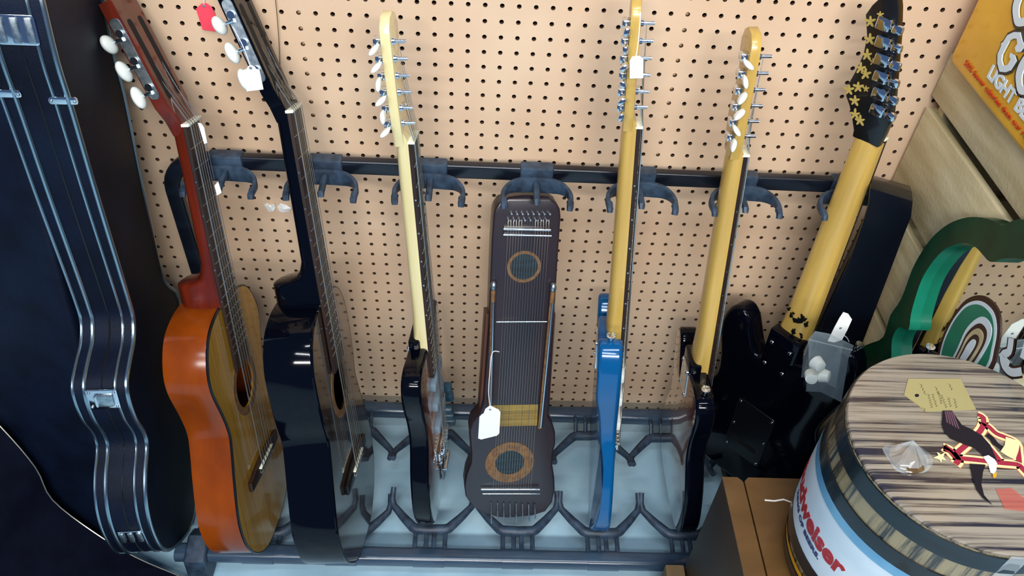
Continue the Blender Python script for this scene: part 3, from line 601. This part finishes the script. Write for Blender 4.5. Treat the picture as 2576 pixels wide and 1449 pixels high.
ob('carry_handle', tube(N(), cat([(.0, .108, .555), (.0, .138, .565), (.0, .150, .60), (.0, .138, .64), (.0, .108, .655)], 5), .008, 8), 'brown', KA)
bm = N(); pts3 = []
for z in [.09 + .01 * i for i in range(98)]:
    y, d = edge_pt(z); pts3.append((-.007, y - .0002, z))
ob('seam', tube(bm, pts3, .0012, 6), 'satin', KA)
KB = thing('instrument_case', 'broad flat black vinyl case leaning beside the latched guitar case at the far left', 'instrument case', (-.550, -.392, .0150))
ku = Vector((.96, -.28, 0)).normalized(); kw = Vector((.035, .187, .98)).normalized(); kv = kw.cross(ku).normalized(); ku = kv.cross(kw).normalized()
KB.rotation_mode = 'QUATERNION'; KB.rotation_quaternion = Matrix(((ku.x, kv.x, kw.x), (ku.y, kv.y, kw.y), (ku.z, kv.z, kw.z))).to_quaternion()
ob('shell', prism(N(), [(a - .225, b + .55) for a, b in rrect(.45, 1.10, .04, 6)], 0, .045, lambda u, v, w: Vector((u, w, v)), bev=.010, n=4), 'vinyl', KB)
lt = ob('latch', box(N(), (-.232, -.002, .235), (.030, .006, .032), .002), 'nickel', KB)
ob('hasp', box(N(), (-.232, -.006, .237), (.020, .004, .018), .0015), 'chrome', lt)
KC = thing('soft_bag', 'dark soft instrument bag with thin pale piping slumped at the lower left corner', 'bag', (-.75, -.5, 0))
cv = cat([(-.800, -.262, .38), (-.738, -.296, .30), (-.692, -.328, .22), (-.676, -.352, .15), (-.612, -.378, .08), (-.530, -.412, .05), (-.434, -.444, .035), (-.36, -.475, .03)], 4)
E3 = [Vector((a + .75, b + .5, c)) for a, b, c in cv]
rows = []
for p in E3:
    f = Vector((p.x - .17, p.y - .50, .02)); m1 = p.lerp(f, .18) + Vector((0, 0, .012)); m2 = p.lerp(f, .5) + Vector((0, 0, .035)); bk = Vector((p.x - .02, p.y - .055, 0.002))
    rows.append([bk, bk.lerp(p, .9), p, m1, m2, p.lerp(f, .8) + Vector((0, 0, .02)), f, Vector((f.x, f.y - .02, .002))])
ob('bag_body', loft(N(), rows), 'bag', KC, ang=80)
ob('piping', tube(N(), [p + Vector((0, 0, .001)) for p in E3], .0013, 6), 'string', KC)
# ------------------------------------------------------------------ crates and the things leaning on them
def crate(loc, sx, sy, hts, label):
    K = thing('wooden_crate', label, 'crate', loc, group='wooden crates on the right')
    top = hts[-1][1]
    for z0, z1 in hts:
        zc, h = (z0 + z1) / 2, z1 - z0
        for x in (.006, sx - .006): ob('slat', box(N(), (x, 0, zc), (.012, sy, h), .001), 'crate', K)
        for y in (-sy / 2 + .006, sy / 2 - .006): ob('slat', box(N(), (sx / 2, y, zc), (sx - .0242, .012, h), .001), 'crate', K)
    for x in (.022, sx - .022):
        for y in (-sy / 2 + .022, sy / 2 - .022): ob('corner_post', box(N(), (x, y, top / 2), (.018, .018, top - .002), .001), 'crate', K)
    ob('light_block_top', box(N(), (sx / 2, 0, top - .0062), (sx - .025, sy - .026, .010), .001), 'crate', K)  # unseen lid added to keep slat gaps dark; also carries what stands on it
    ob('bottom_board', box(N(), (sx / 2, 0, .012), (sx - .025, sy - .026, .012), .001), 'crate', K)
    return K
crate((.826, -.213, 0), .34, .41, [(0, .150), (.172, .325), (.347, .499)], 'pale slatted wooden crate at the bottom of the stack, behind the barrel')
crate((.826, -.213, .5005), .34, .41, [(.015, .174), (.197, .3505), (.371, .446)], 'pale slatted wooden crate on top of the stack, under the yellow sign')
SG = thing('plastic_sign', 'yellow plastic beer sign with pale blue lettering standing on the upper crate', 'sign', (.808, -.036, .9475))
sw, sh = .47, .36
SF = lambda u, v, w: Vector((-w, -u, v))
TU, TV = .016, .008
ob('face_panel', prism(N(), [(sw / 2 + a, sh / 2 + b) for a, b in rrect(sw, sh, .016, 5)], -.075, .0, SF, bev=.008, n=4), 'sign', SG)
def glyph(parts, m, nm, lift, par):
    bm = N()
    for o, i in parts:
        if i: ring_plate(bm, o, i, lift, lift + .0016, SF)
        else: prism(bm, o, lift, lift + .0016, SF)
    return ob(nm, bm, m, par, smooth=False)
def letO(cx, cz, w, h):
    o = dedupe(cat([(cx - w / 2, cz + h * .25), (cx - w * .30, cz + h * .42), (cx, cz + h * .52), (cx + w * .30, cz + h * .42), (cx + w / 2, cz + h * .25), (cx + w * .53, cz), (cx + w / 2, cz - h * .25), (cx + w * .30, cz - h * .42), (cx, cz - h * .54), (cx - w * .30, cz - h * .42), (cx - w / 2, cz - h * .25), (cx - w * .56, cz)], 3, True))
    i = [(cx + (a - cx) * .50, cz + (b - cz) * .66) for a, b in o]
    return (o, i)
def letG(cx, cz, w, h):
    return ([(cx + a * w, cz + b * h) for a, b in [(.46, .20), (.52, .38), (.28, .43), (.02, .54), (-.26, .43), (-.47, .26), (-.50, .06), (-.56, .0), (-.50, -.06), (-.47, -.27), (-.26, -.44), (.02, -.54), (.30, -.43), (.46, -.30), (.50, -.02), (.30, .04), (.06, -.0), (.10, -.08), (.22, -.10), (.22, -.26), (.04, -.36), (-.16, -.29), (-.25, -.18), (-.25, .20), (-.15, .30), (.02, .37), (.16, .29), (.14, .18), (.28, .12)]], None)
def letL(cx, cz, w, h):
    return ([(cx + a * w, cz + b * h) for a, b in [(-.48, .48), (-.12, .54), (-.02, .44), (-.10, .38), (-.10, -.30), (.10, -.36), (.26, -.30), (.32, -.12), (.46, -.16), (.50, -.42), (.30, -.52), (0, -.46), (-.30, -.54), (-.50, -.46), (-.36, -.36), (-.36, .36)]], None)
def letD(cx, cz, w, h):
    o = [(cx + a * w, cz + b * h) for a, b in [(-.50, .46), (-.1, .52), (.2, .46), (.45, .28), (.53, 0), (.45, -.28), (.2, -.46), (-.1, -.54), (-.50, -.46), (-.40, -.38), (-.40, .38)]]
    i = [(cx + a * w, cz + b * h) for a, b in [(-.15, .32), (.05, .32), (.22, .18), (.26, 0), (.22, -.18), (.05, -.34), (-.15, -.32)]]
    return (o, i)
for big, m, lift in ((1.14, 'signdark', .0002), (1.0, 'signwhite', .0012)):
    g = glyph([letG(.128, .082, .044 * big, .053 * big), letO(.186, .084, .050 * big, .056 * big), letL(.244, .084, .042 * big, .056 * big), letD(.300, .084, .050 * big, .056 * big)], m, 'gold_lettering', lift, SG)
    glyph([letO(.114, .144, .052 * big, .058 * big), letL(.171, .144, .042 * big, .058 * big)], m, 'brand_lettering', lift, SG)
text('brand_lettering', 'YMPIA', .062, 'signwhite', SG, lambda x, y, z: SF(.201 + x, .120 + y, .0014 + z), bold=.0015)
text('small_lettering', 'LIGHT BEER', .026, 'signwhite', SG, lambda x, y, z: SF(.106 + x, .034 + y, .0012 + z), bold=.0010, sx=1.04)
text('red_lettering', '50% fewer calories than our regular beer', .0120, 'signred', SG, lambda x, y, z: SF(.044 + x, .018 + y, .0012 + z), bold=.0, sx=1.30)

MR = thing('bar_mirror', 'green framed bar mirror with painted oval emblem leaning by the crates', 'mirror', (.797, -.30, .42))
MF = lambda u, v, w: Vector((-w, u + .30, v - .42))
fo = cat([(-.36, .425), (-.30, .435), (-.255, .430), (-.216, .442), (-.197, .462), (-.215, .500), (-.240, .545), (-.229, .586), (-.233, .630), (-.222, .685), (-.222, .721), (-.227, .755), (-.241, .790), (-.259, .817), (-.282, .841), (-.309, .860), (-.332, .871), (-.343, .876), (-.361, .902), (-.41, .925), (-.47, .93), (-.54, .915), (-.59, .87), (-.61, .81), (-.605, .77)], 3)
fi = cat([(-.350, .470), (-.315, .480), (-.289, .535), (-.262, .565), (-.263, .595), (-.285, .612), (-.273, .633), (-.264, .655), (-.254, .692), (-.255, .726), (-.263, .760), (-.277, .784), (-.296, .805), (-.318, .817), (-.339, .821), (-.352, .823), (-.362, .829), (-.378, .850), (-.42, .882), (-.47, .893), (-.52, .885), (-.56, .85), (-.575, .81), (-.573, .775)], 3)
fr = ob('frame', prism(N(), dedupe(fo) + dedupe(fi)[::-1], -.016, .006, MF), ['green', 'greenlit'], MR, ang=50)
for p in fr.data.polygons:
    if abs(p.normal.x) < .5 and min((Vector((p.center.y + -.30 + 0, p.center.z + .42)) - Vector(q)).length for q in dedupe(fi)) < .016: p.material_index = 1  # inner wall looks lit by its lighter colour
ob('glass', prism(N(), dedupe(fi) + [(-.57, .757), (-.487, .754), (-.480, .66), (-.43, .56), (-.385, .48)], -.0150, -.0115, MF), 'mirror', MR)
def ov(k, dy=0, dz=0):
    b = cat([(-.372, .60), (-.352, .622), (-.339, .650), (-.333, .686), (-.334, .713), (-.339, .736), (-.352, .757), (-.369, .770), (-.391, .776), (-.408, .772), (-.424, .759), (-.437, .738), (-.448, .712), (-.44, .66), (-.41, .61)], 3, True)
    c = (-.392, .69); return dedupe([(c[0] + (a - c[0]) * k + dy, c[1] + (q - c[1]) * k + dz) for a, q in b])
def lv(k):
    b = cat([(-.388, .610), (-.378, .674), (-.372, .705), (-.375, .729), (-.384, .747), (-.397, .753), (-.410, .751), (-.419, .738), (-.423, .715), (-.424, .680), (-.422, .630), (-.405, .595)], 3, True)
    c = (-.400, .690); return dedupe([(c[0] + (a - c[0]) * k, c[1] + (q - c[1]) * (k * .8 + .2)) for a, q in b])
em = ob('emblem', prism(N(), ov(1.0), -.0114, -.0100, MF), 'brown', MR, smooth=False)
ob('emblem_line', prism(N(), ov(.90), -.0100, -.0094, MF), 'signwhite', em, smooth=False)
ob('emblem_field', prism(N(), ov(.83), -.0094, -.0088, MF), 'greenlit', em, smooth=False)
for k, m, l in ((1.0, 'signwhite', -.0080), (.78, 'brown', -.0074), (.62, 'crate', -.0068), (.42, 'brown', -.0062), (.26, 'signwhite', -.0056)):
    ob('emblem_loop', prism(N(), lv(k), l - .0008, l, MF), m, em, smooth=False)
for q, w, m, l in (([(-.445, .770), (-.455, .755), (-.450, .742), (-.462, .735), (-.478, .74), (-.49, .756)], .017, 'brown', -.0106), ([(-.445, .770), (-.455, .755), (-.450, .742), (-.462, .735), (-.478, .74), (-.49, .756)], .011, 'signwhite', -.0100), ([(-.47, .775), (-.49, .782), (-.52, .778)], .020, 'signwhite', -.0102), ([(-.445, .742), (-.458, .740), (-.468, .742)], .012, 'signwhite', -.0102), ([(-.505, .768), (-.515, .785)], .012, 'greenlit', -.0098)):
    ob('emblem_letter', stroke(N(), cat(q, 4), w, l, MF), m, em, smooth=False)

# ------------------------------------------------------------------ brown cabinet with the beer barrel on it
CB = thing('wooden_cabinet', 'brown wooden cabinet with shiny top under the beer barrel', 'cabinet', (.4975, -.457, 0))
CH = .445
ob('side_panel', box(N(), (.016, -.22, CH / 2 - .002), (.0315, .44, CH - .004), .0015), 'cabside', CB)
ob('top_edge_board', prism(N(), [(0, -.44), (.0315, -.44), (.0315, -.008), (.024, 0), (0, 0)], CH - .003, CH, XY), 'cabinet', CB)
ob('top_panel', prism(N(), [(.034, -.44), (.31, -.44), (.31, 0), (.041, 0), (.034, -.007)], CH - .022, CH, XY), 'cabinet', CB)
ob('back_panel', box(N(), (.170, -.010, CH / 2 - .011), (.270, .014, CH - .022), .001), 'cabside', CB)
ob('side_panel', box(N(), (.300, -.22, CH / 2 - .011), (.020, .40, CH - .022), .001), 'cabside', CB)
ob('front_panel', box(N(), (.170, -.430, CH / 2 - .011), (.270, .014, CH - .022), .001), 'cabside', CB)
ob('scratch', stroke(N(), [(.058, -.040), (.073, -.041), (.088, -.038), (.100, -.043), (.110, -.046)], .0028, CH + .0004), 'paper', CB, smooth=False)
PK = ob('wooden_block', box(N(), (.4790, -.555, .075), (.034, .20, .150), .0015), ['plank'])
tag(PK, 'small weathered wooden block on the floor left of the brown cabinet', 'wood block')

BX, BYY, BR, BT = .695, -.601, .1415, .75
BA = thing('beer_barrel', 'small beer barrel with printed plank lid and red lettering on a pale label', 'barrel', (BX, BYY, CH + .0008))
BH = BT - CH
def brad(z): # z from the base
    P = [(-.01, .128), (0, .1295), (.045, .139), (.09, .1428), (.135, .1448), (.185, .1462), (.235, .1452), (.275, .1432), (.32, .1415)]
    for a, b in zip(P, P[1:]):
        if a[0] <= z <= b[0]: return a[1] + (b[1] - a[1]) * (z - a[0]) / (b[0] - a[0])
    return P[-1][1]
def bprof(za, zb, off, n=8): return [(brad(za + (zb - za) * i / n) + off, za + (zb - za) * i / n) for i in range(n + 1)]
ob('staves', lathe(N(), bprof(0, BH - .006, 0, 24), 72), 'stave', BA)
lid = ob('lid', lathe(N(), [(BR * .97, BH - .008), (BR * 1.0, BH - .006), (BR * 1.004, BH - .002), (BR * .995, BH), (BR * .97, BH + .0006)], 96), 'lid', BA)
for za, zb, m in ((BH - .034, BH - .007, 'hoop'), (BH - .088, BH - .064, 'hoop'), (BH - .104, BH - .088, 'labelblue'), (.060, .087, 'hoop'), (.004, .030, 'hoop')):
    ob('hoop' if m == 'hoop' else 'label_border', lathe(N(), [(brad(za) - .002, za)] + bprof(za, zb, .0022, 4) + [(brad(zb) - .002, zb)], 72, close=False), m, BA)
lb = ob('label', lathe(N(), bprof(.086, BH - .102, .0012, 8), 72, close=False), 'label', BA)
ob('lower_label', lathe(N(), bprof(.033, .046, .0012, 4), 72, close=False), 'lorange', BA)
def around(a0, z0):
    def f(x, y, z):
        r = brad(z0 + y) + .0014 + z * .5; a = a0 + x / .1445
        return Vector((r * math.cos(a), r * math.sin(a), z0 + y))
    return f
text('brand_lettering', 'Budweiser', .0435, 'lred', lb, around(math.radians(147.5), .128), bold=.0017, sx=.90)
text('motto_lettering', 'KING OF BEERS.', .0115, 'lblue', lb, around(math.radians(160), .112), bold=.0004, sx=1.25)
ob('tape_strip', prism(N(), [(.0, -.010), (.050, -.010), (.050, .010), (.0, .010)], 0, .0005, lambda u, v, w: Vector((math.cos(-1.62 + v / BR) * (BR + .0035 + w), math.sin(-1.62 + v / BR) * (BR + .0035 + w), BH - .048 + u))), 'film', BA)
# the print on the lid
LZ = BH + .0010
RXY = lambda X, Y: (X - BX, Y - BYY)
def lp(px, py):
    # lid point from its place on the printed lid
    d = Vector(((px - 1288) / 2019.2, (py - 724.5) / 2019.2, 1)); v = Vector([sum(RC[k][i] * d[k] for k in range(3)) for i in range(3)])
    t = (BT - CL[2]) / v[2]; return RXY(CL[0] + v[0] * t, CL[1] + v[1] * t)
L2 = lambda L: [lp(2220 + a / 3.812, 940 + b / 3.812) for a, b in L]
def flat(nm, pts, m, lift, par=None): return ob(nm, prism(N(), L2(pts), LZ + lift, LZ + lift + .0003, XY), m, par or lid, smooth=False)
def line(nm, pts, w, m, lift, par=None, n=4): return ob(nm, stroke(N(), cat(L2(pts), n), w, LZ + lift, XY), m, par or lid, smooth=False)
A1 = [(575, 715), (640, 760), (700, 815), (900, 840), (1100, 865), (1290, 885), (1330, 925), (1400, 1000)]
A1b = [(690, 880), (720, 840), (690, 790), (640, 740), (575, 715)]
A2 = [(905, 405), (955, 430), (965, 490), (1010, 520), (1080, 585), (1165, 620), (1270, 670), (1290, 760), (1300, 860)]
A3 = [(965, 490), (930, 560), (870, 620), (800, 690), (720, 760), (690, 800)]
A4 = [(880, 590), (960, 660), (1040, 750), (1120, 850)]
for w, m, l in ((.0135, 'orange', .0002), (.0120, 'cream', .0005), (.0062, 'logored', .0009)):
    for q in (A1, A1b, A2, A3, A4): line('letter_emblem', q, w, m, l)
flat('gold_eagle_figure', [(1170, 620), (1310, 665), (1290, 760), (1260, 840), (1180, 800), (1120, 760), (1160, 700)], 'cream', .0012)
line('gold_eagle_figure', [(990, 600), (1040, 640), (1090, 700), (1200, 760)], .007, 'eagle', .0014)
eg = flat('eagle_emblem', [(568, 372), (655, 372), (700, 440), (750, 510), (850, 555), (940, 610), (1020, 700), (1085, 850), (1010, 820), (950, 800), (880, 735), (760, 690), (640, 640), (580, 570), (557, 500)], 'eagle', .0016)
flat('eagle_wing', [(825, 880), (975, 890), (950, 960), (935, 1080), (960, 1180), (1040, 1275), (950, 1210), (890, 1130), (850, 1010)], 'eagle', .0016)
for k in range(5): line('feather', [(590 + 17 * k, 378), (600 + 22 * k, 430 + 8 * k), (610 + 27 * k, 490 + 14 * k)], .0016, 'wing', .0020, n=3)
flat('eagle_head', [(950, 815), (1000, 800), (1060, 840), (1085, 880), (1075, 950), (1050, 980), (1020, 965), (1000, 890)], 'paper', .0020)
flat('eagle_beak', [(1040, 985), (1078, 960), (1075, 1010), (1050, 1022)], 'lorange', .0021)
flat('star', [(478, 820), (525, 800), (510, 765), (550, 790), (590, 770), (572, 812), (600, 845), (556, 835), (555, 868), (530, 835)], 'cream', .0012)
flat('red_film', [(1075, 1120), (1230, 1110), (1400, 1250), (1400, 1340), (1160, 1310)], 'stick', .0010)
tg = ob('paper_tag', prism(N(), L2([(200, 215), (240, 60), (740, 60), (890, 355), (400, 375), (345, 320)]), 0, .0008, lambda u, v, w: Vector((u + BX, v + BYY, BT + .0016 + w))), 'hobby')
tag(tg, 'tan paper tag with faded handwriting lying on the barrel lid', 'price tag')
bm = N()
for k, (x0, y0, n) in enumerate([(355, 110, 8), (470, 340, 13), (510, 330, 12), (560, 300, 11), (600, 340, 12), (650, 330, 9), (705, 340, 9), (630, 110, 5), (500, 140, 6), (385, 340, 4)]):
    pts = [(x0 - 10 * i * .35 + random.uniform(-5, 5) + (9 if i % 2 else -9), y0 - i * 11) for i in range(n)]
    if n < 9: pts = [(x0 + i * 7 + (9 if i % 2 else -9), y0 + i * 15) for i in range(n)]
    stroke(bm, L2(pts), .0006, BT + .0029, lambda u, v, w: Vector((u + BX, v + BYY, w)))
ob('pen_marks', bm, 'ink', tg, smooth=False)
ob('eyelet', prism(N(), L2([(322 + 20 * math.cos(t), 222 + 14 * math.sin(t)) for t in [PI * i / 8 for i in range(16)]]), BT + .0024, BT + .0030, lambda u, v, w: Vector((u + BX, v + BYY, w))), 'eagle', tg, smooth=False)
cx_, cy_ = lp(2280, 1157)
pg = ob('bung', lathe(N(), [(.0205, LZ), (.021, LZ + .003), (.018, LZ + .006), (.010, LZ + .0085), (.003, LZ + .009)], 28, (cx_, cy_)), 'cork', BA)
bm = N(); ring = [(cx_ + (.027 + .004 * math.sin(3 * t + 1)) * math.cos(t), cy_ + (.024 + .004 * math.cos(2 * t)) * math.sin(t)) for t in [2 * PI * i / 24 for i in range(24)]]
ct = bm.verts.new((cx_ + .004, cy_ + .012, LZ + .020)); rv = [bm.verts.new((a, b, LZ + .0012)) for a, b in ring]
mv = [bm.verts.new((cx_ + (a - cx_) * .6, cy_ + (b - cy_) * .6, LZ + .0115 + .003 * math.sin(5 * k))) for k, (a, b) in enumerate(ring)]
for i in range(24):
    j = (i + 1) % 24; bm.faces.new((rv[i], rv[j], mv[j], mv[i])); bm.faces.new((mv[i], mv[j], ct))
ob('torn_film', bm, 'film', pg, smooth=False)

# ------------------------------------------------------------------ tags, paper scraps and the bag of knobs
def at(px, py, y):
    d = Vector(((px - 1288) / 2019.2, (py - 724.5) / 2019.2, 1)); v = Vector([sum(RC[k][i] * d[k] for k in range(3)) for i in range(3)])
    t = (y - CL[1]) / v[1]; return Vector([CL[i] + v[i] * t for i in range(3)])
bm = N(); prev = None; cst = Vector((.77, -.12, .74)); rr = []
for xl, xr, yl, yr, y in ST_ROWS:
    a, b = at(xl, yl, y) - cst, at(xr, yr, y) - cst
    rr.append((a, b))
for off in (0, 1):
    row = []
    for i, (a, b) in enumerate(rr):
        ta = (rr[min(i + 1, len(rr) - 1)][0] - rr[max(i - 1, 0)][0]).normalized(); nn = ta.cross((b - a).normalized()).normalized() * (.0028 * off)
        row.append((bm.verts.new(a - nn), bm.verts.new(b - nn)))
    if off == 0: r0 = row
    else:
        for i in range(len(rr) - 1):
            (a, b), (c, d) = r0[i], r0[i + 1]; (e, f), (g, h) = row[i], row[i + 1]
            for q in ((a, b, d, c), (e, g, h, f), (a, c, g, e), (b, f, h, d)): bm.faces.new(q)
        bm.faces.new((r0[0][0], row[0][0], row[0][1], r0[0][1])); bm.faces.new((r0[-1][0], r0[-1][1], row[-1][1], row[-1][0]))
ob('strap_band', bm, 'strap', ST, ang=60)
def price_tag(label, pts, y, m='paper', cord=None, thick=.0008, group=None, hole=None, tilt=0.0):
    P = [at(px, py, y + tilt * k) for k, (px, py) in enumerate(pts)]
    c = sum(P, Vector()) / len(P)
    R = thing('price_tag', label, 'price tag', c, None, group)
    bm = N(); n = (P[1] - P[0]).cross(P[2] - P[0]).normalized()
    if n.y > 0: n = -n
    a = [bm.verts.new(p - c) for p in P]; b = [bm.verts.new(p - c + n * thick) for p in P]
    bm.faces.new(a[::-1]); bm.faces.new(b)
    for i in range(len(P)): bm.faces.new((a[i], a[(i + 1) % len(P)], b[(i + 1) % len(P)], b[i]))
    ob('card', bm, m, R, smooth=False)
    if hole:
        h = at(*hole, y) - c + n * (thick + .0004)
        ob('eyelet', ell(N(), h, (.0022, .0006, .0022), 10, 6), 'grey', R)
    if cord: ob('cord', tube(N(), cat([tuple(Vector(q) - c) for q in cord], 4), .0007, 5), 'straw', R)
    return R
Z1 = lambda L: [(a / 2.899, b / 2.899) for a, b in L]
price_tag('red price tag hanging on the pegboard above the classical guitar', Z1([(1430, 62), (1470, 25), (1505, 22), (1545, 52), (1560, 80), (1602, 232), (1478, 216)]), -.004, 'red', [at(513, 10, -.005), at(512, -12, -.004), at(511, -40, -.002)], hole=(513, 14))
price_tag('white price tag hanging from the tuners of the black acoustic guitar', Z1([(1770, 512), (1798, 502), (1810, 482), (1835, 475), (1860, 488), (1868, 502), (1892, 506), (1922, 650), (1800, 664)]), -.168, 'paper', [at(630, 166, -.168), at(612, 118, -.160), at(585, 66, -.150)], hole=(631, 170))
price_tag('small white tag stuck below the nut of the classical guitar', Z1([(1445, 895), (1470, 900), (1490, 930), (1512, 1040), (1490, 1048)]), -.140, 'paper')
price_tag('small bluish white tag behind the neck of the classical guitar at the hook', [(540, 466), (549, 456), (558, 484), (546, 491)], -.176, 'paper')
price_tag('white price tag on the side of the blue guitar headstock', [(1584, 152), (1590, 142), (1610, 140), (1618, 148), (1618, 196), (1584, 197)], -.178, 'paper', [at(1600, 142, -.178), at(1606, 100, -.172), at(1612, 30, -.150)])
Z2 = lambda L: [(1140 + a / 4.263, 980 + b / 4.263) for a, b in L]
price_tag('white price tag on a long cord in front of the wooden zither', Z2([(268, 520), (282, 290), (305, 265), (325, 255), (345, 205), (395, 168), (440, 190), (490, 215), (507, 240), (495, 465), (470, 490), (300, 532)]), -.325, 'paper', [at(1233, 1022, -.325), at(1229, 985, -.318), at(1232, 940, -.305), at(1238, 888, -.290), at(1256, 885, -.285)], hole=(1233, 1029))
Z3 = lambda L: [(1780 + a / 3.019, 740 + b / 3.019) for a, b in L]
price_tag('creased white tag tied to the bag of knobs on the black guitar', Z3([(912, 355), (960, 255), (1000, 180), (1030, 135), (1068, 148), (1096, 190), (1060, 270), (1020, 345), (960, 364)]), -.300, 'paper', [at(2122, 843, -.300), at(2131, 850, -.300), at(2136, 860, -.296)], hole=(2114, 824))
bagp = [at(x, y, -.302) for x, y in Z3([(765, 345), (815, 280), (925, 300), (1112, 390), (1050, 430), (1020, 620), (995, 768), (840, 690), (728, 685), (750, 480)])]
bc = sum(bagp, Vector()) / len(bagp)
BG = thing('plastic_bag', 'small clear zip bag holding three white knobs, hung on the black guitar', 'bag', bc)
for k, dy in enumerate((-.015, .015)):
    bm = N(); vs2 = [bm.verts.new(p - bc + Vector((0, dy * (0 if i < 4 else 1), 0))) for i, p in enumerate(bagp)]
    bm.faces.new(vs2); ob('film_wall', bm, 'zip', BG, smooth=False)
zp = [at(x, y, -.303) - bc for x, y in Z3([(770, 345), (1100, 425)])]
ob('zip_seal', tube(N(), zp, .0013, 6), 'zip', BG)
for k, (x, y, dx) in enumerate(((840, 535, (.3, -.9, .2)), (790, 630, (-.4, -.85, .2)), (890, 620, (.7, -.5, .3)))):
    p = at(*Z3([(x, y)])[0], -.302); d = Vector(dx).normalized()
    kb = ob('white_knob', tube(N(), [-d * .007, d * .001, d * .007, d * .0075], .012, 20, True, [.0125, .0110, .0095, .0085]), 'white'); kb.location = p
    tag(kb, ['white plastic knob in the clear bag, topmost of three', 'white plastic knob in the clear bag, lower left of three', 'white plastic knob in the clear bag, lower right of three'][k], 'knob', 'knobs in the clear bag')
for k, (L, lab) in enumerate((([(664, 515), (672, 510), (682, 517), (690, 511), (693, 522), (688, 532), (676, 533)], 'torn white paper scrap on the pegboard, the left one'), ([(697, 520), (706, 511), (720, 516), (733, 524), (728, 532), (712, 535), (702, 531)], 'torn white paper scrap on the pegboard, the right one'))):
    bm = N(); P = [at(a, b, -.0012 - .0025 * (i % 2)) for i, (a, b) in enumerate(L)]; c = sum(P, Vector()) / len(P)
    q = [bm.verts.new(p - c) for p in P]; q2 = [bm.verts.new(p - c + Vector((0, .0008, 0))) for p in P]; m_ = bm.verts.new((0, -.003, 0))
    for i in range(len(P)):
        bm.faces.new((q[i], q[(i + 1) % len(P)], m_)); bm.faces.new((q[i], q2[i], q2[(i + 1) % len(P)], q[(i + 1) % len(P)]))
    o = ob('paper_scrap', bm, 'paper', smooth=False); o.location = c; tag(o, lab, 'paper scrap', 'torn paper on the pegboard')
w = ob('hanging_wire', tube(N(), cat([tuple(at(a, b, -.006)) for a, b in ((690, -30), (697, 40), (702, 110), (706, 190), (712, 232))], 4), .0006, 5), 'ink'); tag(w, 'thin dark wire hanging down the pegboard beside the black acoustic guitar', 'wire')
